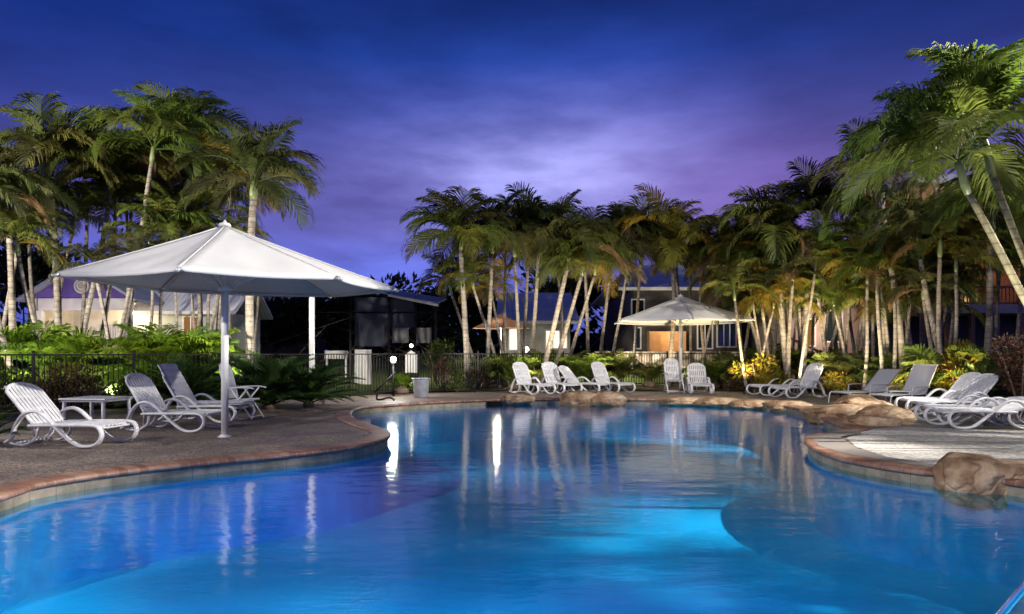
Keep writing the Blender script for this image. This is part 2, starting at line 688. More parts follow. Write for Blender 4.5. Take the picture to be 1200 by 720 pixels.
def make_stonewall():
    t = NT('pale_stone_wall')
    v = t.node('ShaderNodeTexVoronoi')
    v.inputs['Scale'].default_value = 3.0
    t.l.new(t.tc(), v.inputs['Vector'])
    c = t.ramp(v.outputs['Color'], [(0.2, (0.22, 0.16, 0.11)), (0.5, (0.46, 0.38, 0.29)), (0.8, (0.62, 0.54, 0.44))])
    g = t.ramp(v.outputs['Distance'], [(0.45, (1, 1, 1)), (0.75, (0.22, 0.2, 0.18))])
    c = t.mix(1.0, c, g, 'MULTIPLY')
    return t.done(t.bsdf(c, 0.85, 0, t.bump(t.math('SUBTRACT', 1.0, v.outputs['Distance']), 0.9, 0.08)))


M['stone'] = make_stonewall()

# ------------------------------------------------------------------ the pool and its surrounds
ctrl = []
for px, py in ((0, 582), (39, 569), (122, 555.5), (220, 544), (320, 534.5), (395, 526.5), (440, 518.5), (456, 511), (452, 504.5), (435, 499), (416, 491.5),
               (410, 485.5), (417, 480), (434, 476.5), (470, 474), (520, 471), (570, 469), (620, 468), (740, 468), (860, 471), (920, 476.5),
               (956, 484), (966, 491), (985, 498.5), (999, 502.5), (975, 507.5), (952, 511), (945, 517), (957, 527), (986, 537), (1032, 546), (1078, 552.5), (1120, 556), (1160, 561), (1200, 567)):
    p = G(px, py)
    ctrl.append((p.x, p.y))
ctrl += [(5.72, 6.4), (5.6, 4.8), (4.3, 3.5), (2.6, 3.15), (0, 3.05), (-3, 3.05), (-5.0, 3.3), (-6.1, 4.3), (-5.75, 5.6)]


def catmull(cp, seg):
    out = []
    n = len(cp)
    for i in range(n):
        p0, p1, p2, p3 = (Vector(cp[(i + k - 1) % n]) for k in range(4))
        s = max(2, int((p2 - p1).length / seg))
        for k in range(s):
            t = k / s
            # centripetal-ish: damp tangents by the shorter neighbour
            m1 = (p2 - p0) * 0.5
            m2 = (p3 - p1) * 0.5
            d = (p2 - p1).length
            if m1.length > d:
                m1 *= d / m1.length
            if m2.length > d:
                m2 *= d / m2.length
            h00, h10, h01, h11 = 2 * t**3 - 3 * t**2 + 1, t**3 - 2 * t**2 + t, -2 * t**3 + 3 * t**2, t**3 - t**2
            out.append(p1 * h00 + m1 * h10 + p2 * h01 + m2 * h11)
    return out


OUT = catmull(ctrl, 0.22)
area = sum(a.x * b.y - b.x * a.y for a, b in zip(OUT, OUT[1:] + OUT[:1]))
if area < 0:
    OUT.reverse()
N = len(OUT)


def nrm_at(i, k=2):
    t = OUT[(i + k) % N] - OUT[(i - k) % N]
    t.normalize()
    return Vector((t.y, -t.x))          # away from the water (the loop runs counter-clockwise)


NRM = [nrm_at(i) for i in range(N)]
ARC = [0.0]
for i in range(N):
    ARC.append(ARC[-1] + (OUT[(i + 1) % N] - OUT[i]).length)


def offset(d):
    return [OUT[i] + NRM[i] * d for i in range(N)]


WATER_Z = -0.155
DEEP = -1.15


def band(rings, mats, name, label):
    mb = MB()
    vs_, fs, uvs = [], [], []
    for d, z in rings:
        for p in offset(d):
            vs_.append((p.x, p.y, z))
    vv = [0.0]
    for a, b in zip(rings, rings[1:]):
        vv.append(vv[-1] + math.hypot(a[0] - b[0], a[1] - b[1]))
    for k in range(len(rings) - 1):
        for i in range(N):
            j = (i + 1) % N
            fs.append((k * N + i, k * N + j, (k + 1) * N + j, (k + 1) * N + i))
            uvs.append(((ARC[i], vv[k]), (ARC[i + 1], vv[k]), (ARC[i + 1], vv[k + 1]), (ARC[i], vv[k + 1])))
    mb.add(vs_, fs, 0, uvs)
    return struct(name, mb, mats, label)


def poly_face(pts, z):
    """triangulated sheet over a simple polygon"""
    bm = bmesh.new()
    vs_ = [bm.verts.new((p[0], p[1], z)) for p in pts]
    es = [bm.edges.new((vs_[i], vs_[(i + 1) % len(vs_)])) for i in range(len(vs_))]
    bmesh.ops.triangle_fill(bm, edges=es, use_beauty=True, normal=(0, 0, 1))
    return bm


def sheet(name, loops, z, mat, label=None):
    bm = bmesh.new()
    es = []
    for pts in loops:
        vs_ = [bm.verts.new((p[0], p[1], z)) for p in pts]
        es += [bm.edges.new((vs_[i], vs_[(i + 1) % len(vs_)])) for i in range(len(vs_))]
    bmesh.ops.triangle_fill(bm, edges=es, use_beauty=True, normal=(0, 0, 1))
    for f in bm.faces:
        if f.normal.z < 0:
            f.normal_flip()
    me = bpy.data.meshes.new(name)
    bm.to_mesh(me)
    bm.free()
    me.materials.append(mat)
    return tag(link(name, me), label, kind='structure')


hole = [tuple(p) for p in offset(0.20)]
sheet('ground', [[(-300, -60), (300, -60), (300, 500), (-300, 500)], hole], -0.03, M['ground'], 'dark ground running out to the horizon')
deck_loop = [(-26, -8), (26, -8), (26, 14), (17, 22), (12, 24.2), (0, 24.6), (-4, 23.2), (-5.6, 21.2), (-9.6, 17.2), (-14, 14.6), (-26, 12)]
sheet('pool_deck', [deck_loop, hole], 0.0, M['deck'], 'dark exposed aggregate paving round the pool')
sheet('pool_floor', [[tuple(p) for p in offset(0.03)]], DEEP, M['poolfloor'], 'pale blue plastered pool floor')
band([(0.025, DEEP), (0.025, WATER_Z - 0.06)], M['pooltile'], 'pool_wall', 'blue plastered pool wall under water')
band([(0.02, WATER_Z - 0.06), (0.02, -0.045)], M['band'], 'waterline_band', 'stained stone band between coping and water')
band([(0.02, -0.045), (-0.015, -0.045), (-0.035, -0.03), (-0.04, -0.01), (-0.03, 0.01), (-0.005, 0.022), (0.05, 0.026), (0.30, 0.026), (0.305, 0.0)], M['coping'], 'pool_coping', 'bullnosed terracotta brick coping')
sheet('pool_water', [[tuple(p) for p in offset(0.022)]], WATER_Z, M['water'], 'still blue pool water')

# pale pebble beach on the peninsula, pale coping strip, painted shadow lines, and the wet apron behind it
pb = [G(1012, 503.5), G(1060, 500.5), G(1120, 503), G(1200, 506), G(1330, 510), G(1420, 545), (6.6, 6.0, 0), (5.95, 6.5, 0), G(1150, 551), G(1085, 543), G(1040, 536), G(1003, 524), G(992, 514)]
sheet('pebble_beach', [[(p[0], p[1]) for p in pb]], 0.005, M['pebble'], 'white pebble apron at the beach entry')
wet = [G(1010, 501.5), G(1040, 486), G(1075, 484), G(1200, 497), G(1400, 500), G(1400, 511), G(1200, 504.5), G(1060, 499.5)]
sheet('wet_paving', [[(p[0], p[1]) for p in wet]], 0.004, M['wet'], 'dark wet paving behind the pebble apron')
pk = [G(950, 515), G(975, 509.5), G(1004, 505), G(1010, 510), G(985, 514), G(1000, 525.5), G(1040, 538), G(1085, 545.5), G(1108, 548.5), G(1100, 551.5), G(1078, 548.5), G(1032, 542), G(986, 533), G(960, 525)]
sheet('paving_border', [[(p[0], p[1]) for p in pk]], 0.030, M['coping_pale'], 'pale terracotta pavers behind the coping')
for (a, b, w) in ((G(958, 520), G(1330, 521.5), 0.05), (G(1005, 528), G(1330, 530), 0.06)):  # dark strips painting long pole shadows across the apron
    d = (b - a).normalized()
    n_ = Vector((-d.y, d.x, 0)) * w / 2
    sheet('shadow_strip', [[tuple((a - n_)[:2]), tuple((b - n_)[:2]), tuple((b + n_)[:2]), tuple((a + n_)[:2])]], 0.034, M['black'], 'thin painted shadow line across the pebble apron')

# garden beds, lawn
bed = [(-5.2, 21.9), (-3.4, 23.6), (0, 24.7), (12, 24.3), (17, 22.1), (26, 14.2), (40, 20), (40, 34), (-4, 34), (-5.4, 25)]
sheet('garden_bed', [bed], 0.03, M['soil'], 'dark mulched garden bed under the palms')
bedl = [(-26, 12.1), (-14, 14.7), (-9.6, 17.3), (-5.7, 21.3), (-7.5, 26), (-30, 26)]
sheet('garden_bed', [bedl], 0.03, M['soil'], 'dark mulched bed behind the black fence')
lw = MB()
lw.add([(1.2, 28.4, 0.045), (9.5, 28.4, 0.045), (11, 33.6, 0.62), (1.0, 33.6, 0.62)], [(0, 1, 2, 3)])
struct('lawn', lw, M['grass'], 'lit strip of lawn rising to the stone wall')
lw = MB()
lw.add([(-5.3, 22.6, 0.045), (-1.2, 24.9, 0.045), (-1.4, 26.6, 0.16), (-6.3, 25.2, 0.16)], [(0, 1, 2, 3)])
struct('lawn', lw, M['grass'], 'small patch of lawn beside the grey bin')
lw = MB()
lw.add([(-12, 27, 0.02), (-3, 27, 0.02), (-2, 60, 0.9), (-16, 60, 0.9)], [(0, 1, 2, 3)])
struct('lawn', lw, M['grass'], 'dim lawn beyond the fence')


# ------------------------------------------------------------------ lamps
def lamp(name, kind, loc, energy, color, parent=None, target=None, size=80, blend=0.5, radius=0.08):
    d = bpy.data.lights.new(name, kind)
    d.energy = energy
    d.color = color
    d.shadow_soft_size = radius
    if kind == 'SPOT':
        d.spot_size = R(size)
        d.spot_blend = blend
    o = bpy.data.objects.new(name, d)
    COL.objects.link(o)
    o.location = loc
    if parent is not None:
        o.parent = parent
    if target is not None:
        base = Vector(parent.location) if parent is not None else Vector((0, 0, 0))
        v = Vector(target) - (base + Vector(loc))
        o.rotation_euler = v.to_track_quat('-Z', 'Y').to_euler()
    return o


def spotlight(loc, target, energy, color, label, size=90, blend=0.8):
    """a stake-mounted garden spotlight with its lamp"""
    t = thing('garden_spotlight', label, 'garden light', loc, 0, 'spotlights in the garden beds')
    v = (Vector(target) - Vector(loc)).normalized()
    c = Vector((0, 0, 0.16))
    s = MB()
    s.tube([(0, 0, -0.05), (0, 0, 0.14)], 0.012, 6)
    obj('stake', s, M['black'], t)
    h = MB()
    h.tube([c - v * 0.10, c - v * 0.08, c + v * 0.02, c + v * 0.04], [0.025, 0.05, 0.055, 0.06], 12)
    obj('housing', h, M['black'], t, True)
    l = MB()
    l.tube([c + v * 0.042, c + v * 0.046], 0.048, 12)
    obj('lens', l, M['lens'], t)
    lamp('lamp', 'SPOT', tuple(c + v * 0.10), energy * 1.6, color, t, target, size, blend, 0.05)
    return t


WARM = (1.0, 0.86, 0.58)
GOLD = (1.0, 0.80, 0.44)
COOL = (1.0, 0.965, 0.89)
NEUT = (1.0, 0.93, 0.78)

def pole_light(label, loc, heads, h=5.4):
    """tall unseen lamp pole; each head is (target, watts, colour, cone, blend)"""
    t = thing('unseen_floodlight_pole', label, 'floodlight', loc)
    m = MB()
    m.tube([(0, 0, 0), (0, 0, h)], [0.07, 0.05], 12)
    obj('pole', m, M['black'], t, True)
    for tg, en, col, size, blend in heads:
        v = Vector(tg) - (Vector(loc) + Vector((0, 0, h)))
        yaw = math.atan2(v.y, v.x)
        pit = math.atan2(-v.z, math.hypot(v.x, v.y))
        d = v.normalized()
        c = Vector((0, 0, h)) + Vector((math.cos(yaw), math.sin(yaw), 0)) * 0.14
        m = MB()
        m.obox(c, (0.12, 0.42, 0.30), (0, pit, yaw))
        obj('lamp_head', m, M['black'], t, bevel=0.02)
        m = MB()
        m.obox(c + d * 0.07, (0.008, 0.36, 0.24), (0, pit, yaw))
        obj('lens', m, M['bulb'], t)
        lamp('lamp', 'SPOT', tuple(c + d * 0.18), en, col, t, tg, size, blend, 0.12)
    return t


# unseen floodlights: one main head beside the pebble deck, the others added as fill
pole_light('unseen pole with the main floodlight and an added fill head beside the pebble deck', (15.0, 9.0, 0), [((-1, 10.0, 0.0), 33000, COOL, 100, 0.7), ((8.0, 26, 8.0), 14500, NEUT, 66, 0.8)], 9.5)
pole_light('added unseen pole with three fill floodlights at the near pool edge', (-9.0, -3.0, 0), [((-0.5, 9.5, -1), 4500, COOL, 62, 0.8), ((3, 23, 0.5), 4500, COOL, 30, 0.6), ((8.5, 14.5, 0.3), 6500, COOL, 34, 0.6)], 7.5)
pole_light('added unseen pole with two fill floodlights past the first lounger', (-17.0, 8.0, 0), [((-10.5, 21, 5.6), 20000, NEUT, 66, 0.7), ((-6.6, 12.2, 0.3), 3200, COOL, 44, 0.6)])

spot_list = [
    (X(20, 16.4), 16.4, (X(40, 20), 20, 6.0), 650, NEUT, 'spotlight at the fence before the pale trunked palms nearest the purple gable'),
    (X(130, 17.2), 17.2, (X(140, 20.5), 20.5, 6.4), 260, NEUT, 'spotlight at the fence before the crossing palm trunks and lattice'),
    (X(212, 18.1), 18.1, (X(225, 22), 22, 6.2), 650, NEUT, 'spotlight at the fence before the lime green fern clump'),
    (X(276, 17.5), 17.5, (X(296, 19.5), 19.5, 6), 700, NEUT, 'spotlight in front of the thick pale palm behind the big umbrella'),
    (X(556, 23.6), 23.6, (X(555, 26.5), 26.5, 6), 700, NEUT, 'spotlight at the foot of the lone palm by the grey bin'),
    (X(622, 24.0), 24.0, (X(625, 27.5), 27.5, 6.5), 600, WARM, 'spotlight behind the bin end lounger'),
    (X(660, 24.2), 24.2, (X(672, 27), 27, 6.2), 600, WARM, 'spotlight at the foot of the leaning palms behind the four loungers'),
    (X(715, 24.6), 24.6, (X(715, 28), 28, 6), 600, WARM, 'spotlight between the loungers and the stone wall'),
    (X(805, 25.0), 26.0, (X(800, 28), 28, 6.5), 450, GOLD, 'warm spotlight under the palms behind the smaller umbrella'),
    (X(872, 22.5), 22.5, (X(885, 25.5), 25.5, 6), 800, GOLD, 'warm spotlight in the golden shrub beside the tall palm'),
    (X(948, 22.5), 22.5, (X(925, 25), 25, 6), 600, WARM, 'warm spotlight behind the raised white lounger'),
    (X(985, 20.4), 20.4, (X(985, 25.5), 25.5, 5.5), 600, WARM, 'warm spotlight behind the gap before the sling loungers'),
    (X(1048, 18.6), 18.6, (X(1045, 23), 23, 5), 500, WARM, 'warm spotlight behind the grey sling loungers'),
    (X(1118, 16.2), 16.2, (X(1120, 19.5), 19.5, 5), 350, GOLD, 'warm spotlight in the golden shrub behind the paired loungers'),
]
for x, y, tg, en, c, lb in spot_list:
    spotlight((x, y, 0.05), tg, en, c, lb, 100)


# ------------------------------------------------------------------ hexagonal umbrellas
def make_umbrella(label, loc, corners):
    t = thing('umbrella', label, 'umbrella', loc, 0, 'white hexagonal umbrellas')
    ZE, ZA = 2.58, 3.50
    CN = [Vector((c[0], c[1], 0)) for c in corners]
    rng = random.Random(3)
    K = 16
    mb = MB()
    idx = {}

    def P(s, i, j):
        # panel s, ring i of K, step j of i
        r = i / K
        if i == 0:
            return Vector((0, 0, ZA))
        u = j / i
        e0 = CN[s % 6] * r
        e1 = CN[(s + 1) % 6] * r
        p = e0.lerp(e1, u)
        w = 4 * u * (1 - u)
        p.z = ZA - (ZA - ZE) * (r ** 0.94)
        p.z -= 0.07 * w * r * (1 - 0.6 * r ** 4)
        # radial tension folds fanning from the ridges
        f = math.sin((u * 13 + s * 1.7) + 2.2 * r) * 0.5 + math.sin(u * 29 + s * 4.1 - 3 * r) * 0.35
        p.z += (0.042 * f * w * r + 0.035 * mnoise.noise(p * 1.6) * w) * (1 - r ** 5)
        # edge scallop drawn in between the ribs
        if r > 0.85:
            k = (r - 0.85) / 0.15
            p.xy *= 1 - 0.03 * w * k
        return p

    def vid(s, i, j):
        s %= 6
        key = (s, i, j)              # panels do not share vertices, so the seams stay crisp
        if key not in idx:
            idx[key] = len(mb.v)
            mb.v.append(tuple(P(*key)))
        return idx[key]

    fs = []
    for s in range(6):
        for i in range(1, K + 1):
            for j in range(i):
                fs.append((vid(s, i, j), vid(s, i, j + 1), vid(s, i - 1, min(j, i - 1) if i > 1 else 0)))
                if j < i - 1:
                    fs.append((vid(s, i, j + 1), vid(s, i - 1, j + 1), vid(s, i - 1, j)))
    mb.f = [list(f)[::-1] for f in fs]
    mb.m = [0] * len(fs)
    # orient upward
    c = obj('canopy', mb, M['canvas'], t, True)
    bm = bmesh.new()
    bm.from_mesh(c.data)
    bmesh.ops.recalc_face_normals(bm, faces=bm.faces)
    if sum(f.normal.z for f in bm.faces) < 0:
        bmesh.ops.reverse_faces(bm, faces=bm.faces)
    bm.to_mesh(c.data)
    bm.free()
    for p in c.data.polygons:
        p.use_smooth = True
    so = c.modifiers.new('thickness', 'SOLIDIFY')
    so.thickness = 0.006
    so.offset = -1
    # hem
    hm = MB()
    edge = []
    for s in range(6):
        for j in range(K):
            p = P(s, K, j)
            edge.append(p)
    n = len(edge)
    hv = [tuple(p + Vector((0, 0, 0.002))) for p in edge] + [tuple(p * 1 - Vector((0, 0, 0.055)) ) for p in edge]
    hm.add(hv, [(i, n + i, n + (i + 1) % n, (i + 1) % n) for i in range(n)])
    h = obj('hem', hm, M['canvas'], c, True)
    so = h.modifiers.new('thickness', 'SOLIDIFY')
    so.thickness = 0.005
    # pole, hub, crown
    p = MB()
    p.tube([(0, 0, 0.02), (0, 0, ZA - 0.10)], 0.058, 20)
    obj('pole', p, M['pole'], t, True)
    p = MB()
    p.lathe([(0.0, 0), (0.11, 0), (0.11, 0.010), (0.085, 0.015), (0.07, 0.04), (0.0, 0.04)], 24)
    obj('base_plate', p, M['pole'], t)
    p = MB()
    p.lathe([(0.06, 2.40), (0.10, 2.41), (0.11, 2.45), (0.10, 2.50), (0.06, 2.52)], 20)
    obj('hub', p, M['pole'], t, True)
    p = MB()
    p.lathe([(0.0, ZA - 0.03), (0.10, ZA - 0.01), (0.085, ZA + 0.03), (0.03, ZA + 0.05), (0.012, ZA + 0.09), (0.0, ZA + 0.095)], 18)
    obj('finial', p, M['canvas'], t, True)
    for s in range(6):
        RAD = CN[s].length
        d = CN[s].normalized()
        rb = MB()
        rb.tube([d * 0.06 + Vector((0, 0, ZA - 0.10)), d * (RAD * 0.5) + Vector((0, 0, ZA - (ZA - ZE) * 0.5 ** 0.94 - 0.04)), d * (RAD + 0.05) + Vector((0, 0, ZE - 0.035))], [0.022, 0.020, 0.018], 8)
        rib = obj('rib', rb, M['pole'], t, True)
        sm = MB()
        sm.tube([d * (RAD * q) + Vector((0, 0, ZA - (ZA - ZE) * q ** 0.94 + 0.004)) for q in (0.02, 0.15, 0.3, 0.5, 0.7, 0.85, 1.0)], 0.011, 6)
        obj('seam', sm, M['canvas'], c, True)
        cp = MB()
        cp.tube([d * (RAD - 0.02) + Vector((0, 0, ZE - 0.02)), d * (RAD + 0.075) + Vector((0, 0, ZE - 0.055))], 0.032, 10)
        obj('end_cap', cp, M['grey_metal'], rib, True)
        st = MB()
        st.tube([d * 0.09 + Vector((0, 0, 2.46)), d * (RAD * 0.42) + Vector((0, 0, ZA - (ZA - ZE) * 0.42 ** 0.94 - 0.05))], 0.016, 8)
        obj('strut', st, M['pole'], t, True)
    return t


make_umbrella('large white umbrella on a slim pole over the cushioned lounger', (X(263.5, 11.3), 11.3, 0),
              [(-2.0, -1.15), (0.14, -1.85), (2.05, -0.72), (2.6, 1.25), (1.0, 2.65), (-1.75, 1.35)])
make_umbrella('white umbrella between the high backed armchair and the stone wall', (X(797.5, 25.6), 25.6, 0),
              [(2.66 * math.cos(R(a)), 2.66 * math.sin(R(a))) for a in (-155, -95, -35, 25, 85, 145)])

pt = thing('lamp_post', 'slim pale post rising behind the cycads and big umbrella', 'post', (X(365.5, 18.8), 18.8, 0))
m = MB()
m.tube([(0, 0, 0), (0, 0, 3.45)], 0.075, 14)
obj('post', m, M['pole'], pt, True)
m = MB()
m.lathe([(0.0, 3.44), (0.14, 3.46), (0.16, 3.52), (0.10, 3.58), (0, 3.60)], 16)
obj('lamp_cap', m, M['pole'], pt, True)


# ------------------------------------------------------------------ loungers and chairs (foot end at +x, head at -x, origin under the foot end)
def smooth_path(pts, n=6):
    out = []
    P_ = [Vector(p) for p in pts]
    for i in range(len(P_) - 1):
        p0, p1, p2, p3 = P_[max(i - 1, 0)], P_[i], P_[i + 1], P_[min(i + 2, len(P_) - 1)]
        for k in range(n):
            t = k / n
            out.append(0.5 * ((2 * p1) + (p2 - p0) * t + (2 * p0 - 5 * p1 + 4 * p2 - p3) * t * t + (3 * p1 - p0 - 3 * p2 + p3) * t ** 3))
    out.append(P_[-1])
    return out


def slatted(mb, p0, p1, w, n, thick, crown=0.0, long=True, round_end=0.0):
    """slats between the points p0 and p1 (x, z) over a width w; a rounded outline at the p1 end"""
    d = Vector((p1[0] - p0[0], 0, p1[1] - p0[1]))
    L = d.length
    d.normalize()
    up = Vector((-d.z, 0, d.x))
    if up.z < 0:
        up = -up
    c0 = Vector((p0[0], 0, p0[1]))
    if long:
        sw = w / n
        for k in range(n):
            y = -w / 2 + sw * (k + 0.5)
            q = abs(y) / (w / 2)
            l2 = L - round_end * q ** 3
            c = c0 + d * (l2 / 2) + Vector((0, y, 0)) - up * (thick / 2)
            ang = math.atan2(d.z, d.x)
            mb.obox(c, (l2, sw * 0.70, thick), (0, -ang, 0))
        for f in (0.03, 0.36, 0.68, 0.94):
            c = c0 + d * (L * f) - up * (thick * 0.9)
            mb.obox(c, (0.055, w * (1.0 if f < 0.9 else 0.86), thick * 0.8), (0, -math.atan2(d.z, d.x), 0))
    return mb


def make_lounger(label, loc, rz, back_ang=48, flat=False, group='white plastic sun loungers'):
    t = thing('sun_lounger', label, 'sun lounger', loc, rz, group)
    w = 0.60
    bed = MB()
    slatted(bed, (-1.18, 0.335), (-0.02, 0.335), w, 9, 0.022, round_end=0.12)
    obj('seat', bed, M['plastic'], t, bevel=0.004)
    bk = MB()
    a = R(back_ang)
    p0 = (-1.20, 0.335)
    p1 = (p0[0] - 0.80 * math.cos(a), p0[1] + 0.80 * math.sin(a))
    slatted(bk, p0, p1, w * 0.96, 9, 0.022, round_end=0.14)
    # rim round the head of the backrest
    d = Vector((-math.cos(a), 0, math.sin(a)))
    rim = []
    c0 = Vector((p0[0], 0, p0[1]))
    for k in range(-8, 9):
        y = k / 8 * w * 0.49
        q = abs(k) / 8
        rim.append(c0 + d * (0.805 - 0.15 * q ** 3) + Vector((0, y, 0)))
    rim = [c0 + d * 0.02 + Vector((0, -w * 0.49, 0))] + [c0 + d * 0.35 + Vector((0, -w * 0.49, 0))] + rim + [c0 + d * 0.35 + Vector((0, w * 0.49, 0))] + [c0 + d * 0.02 + Vector((0, w * 0.49, 0))]
    bk.tube(rim, 0.022, 8)
    obj('backrest', bk, M['plastic'], t, bevel=0.004)
    path = [(-1.62, 0.05), (-1.52, 0.12), (-1.44, 0.30), (-1.30, 0.475), (-1.12, 0.525), (-0.96, 0.475), (-0.74, 0.30), (-0.50, 0.115), (-0.34, 0.040),
            (-0.16, 0.035), (-0.03, 0.085), (0.035, 0.19), (0.0, 0.295), (-0.10, 0.335), (-0.40, 0.335), (-0.85, 0.325), (-1.20, 0.315)]
    for s in (-1, 1):
        f = MB()
        f.tube(smooth_path([(x, s * (w / 2 + 0.045), z) for x, z in path], 5), 0.025, 8, 1.7, up=(0, 1, 0))
        obj('side_frame', f, M['plastic'], t, True)
        g = MB()
        g.tube(smooth_path([(-1.62, s * 0.30, 0.05), (-1.50, s * 0.30, 0.028), (-1.30, s * 0.30, 0.03), (-1.12, s * 0.30, 0.14), (-1.10, s * 0.30, 0.30)], 4), 0.020, 8, 1.5, up=(0, 1, 0))
        obj('leg', g, M['plastic'], t, True)
    x = MB()
    x.tube([(-1.46, -0.31, 0.05), (-1.46, 0.31, 0.05)], 0.016, 8)
    q = c0 + d * 0.42
    x.tube([(q.x, 0, q.z - 0.03), (-1.46, 0, 0.05)], 0.014, 8)
    obj('back_support', x, M['plastic'], t, True)
    x = MB()
    x.tube([(-0.06, -0.31, 0.29), (-0.06, 0.31, 0.29)], 0.018, 8)
    obj('stretcher', x, M['plastic'], t, True)
    return t


def make_padded(label, loc, rz):
    t = make_lounger(label, loc, rz, 58, group='white plastic sun loungers')
    t.name = 'cushioned_lounger'

    def pad(p0, p1, w, th, n):
        mb = MB()
        d = Vector((p1[0] - p0[0], 0, p1[1] - p0[1]))
        L = d.length
        d.normalize()
        up = Vector((-d.z, 0, d.x))
        if up.z < 0:
            up = -up
        NX, NY = n * 8, 10
        vs_, fs = [], []
        for side in (1, 0):
            for i in range(NX + 1):
                for j in range(NY + 1):
                    u, v = i / NX, j / NY
                    h = th * (0.62 + 0.38 * abs(math.sin(PI * u * n)) ** 0.6) * (1 - abs(2 * v - 1) ** 8 * 0.6)
                    o_ = up * (h if side else 0.004)
                    vs_.append(Vector((p0[0], 0, p0[1])) + d * (L * u) + Vector((0, (v - 0.5) * w, 0)) + o_)
        A = (NX + 1) * (NY + 1)
        I = lambda s, i, j: s * A + i * (NY + 1) + j
        for i in range(NX):
            for j in range(NY):
                fs.append((I(0, i, j), I(0, i + 1, j), I(0, i + 1, j + 1), I(0, i, j + 1)))
        for i in range(NX):
            for j in (0, NY):
                fs.append((I(0, i, j), I(0, i + 1, j), I(1, i + 1, j), I(1, i, j)))
        for j in range(NY):
            for i in (0, NX):
                fs.append((I(0, i, j), I(0, i, j + 1), I(1, i, j + 1), I(1, i, j)))
        return mb.add(vs_, fs)

    obj('seat_cushion', pad((-1.16, 0.34), (0.10, 0.36), 0.56, 0.075, 7), M['cushion'], t, True)
    a = R(58)
    obj('back_cushion', pad((-1.22, 0.36), (-1.22 - 0.92 * math.cos(a), 0.36 + 0.92 * math.sin(a)), 0.54, 0.085, 6), M['cushion'], t, True)
    return t


def make_sling(label, loc, rz, back_ang):
    t = thing('sling_lounger', label, 'sun lounger', loc, rz, 'grey sling loungers')
    w = 0.62
    a = R(back_ang)
    fr = MB()
    for s in (-1, 1):
        fr.tube(smooth_path([(0.02, s * w / 2, 0.03), (-0.01, s * w / 2, 0.26), (-0.06, s * w / 2, 0.335), (-0.2, s * w / 2, 0.35), (-1.25, s * w / 2, 0.35)], 4), 0.017, 8)
    fr.tube([(-0.06, -w / 2, 0.335), (-0.06, w / 2, 0.335)], 0.015, 8)
    fr.tube([(-1.25, -w / 2, 0.35), (-1.25, w / 2, 0.35)], 0.015, 8)
    obj('frame', fr, M['grey_metal'], t, True)
    se = MB()
    se.box(-1.24, -0.07, -w / 2 + 0.01, w / 2 - 0.01, 0.338, 0.346)
    obj('seat', se, M['sling'], t)
    b0 = Vector((-1.26, 0, 0.35))
    d = Vector((-math.cos(a), 0, math.sin(a)))
    b1 = b0 + d * 0.86
    bf = MB()
    bf.tube([b0 + Vector((0, -w / 2, 0)), b1 + Vector((0, -w / 2, 0)), b1 + Vector((0, w / 2, 0)), b0 + Vector((0, w / 2, 0))], 0.017, 8)
    obj('back_frame', bf, M['grey_metal'], t)
    bs = MB()
    bs.obox((b0 + b1) / 2, (0.85, w - 0.03, 0.008), (0, a, 0))
    obj('backrest', bs, M['sling'], t)
    for s in (-1, 1):
        ar = MB()
        ar.tube(smooth_path([(-0.72, s * (w / 2 + 0.02), 0.03), (-0.74, s * (w / 2 + 0.03), 0.45), (-0.80, s * (w / 2 + 0.03), 0.53), (-1.15, s * (w / 2 + 0.03), 0.54), (-1.40, s * (w / 2 + 0.02), 0.53)], 4), 0.016, 8)
        obj('armrest', ar, M['grey_metal'], t, True)
        lg = MB()
        lg.tube([(-1.30, s * w / 2, 0.35), (-1.48, s * w / 2, 0.02)], 0.017, 8)
        obj('leg', lg, M['grey_metal'], t, True)
    return t


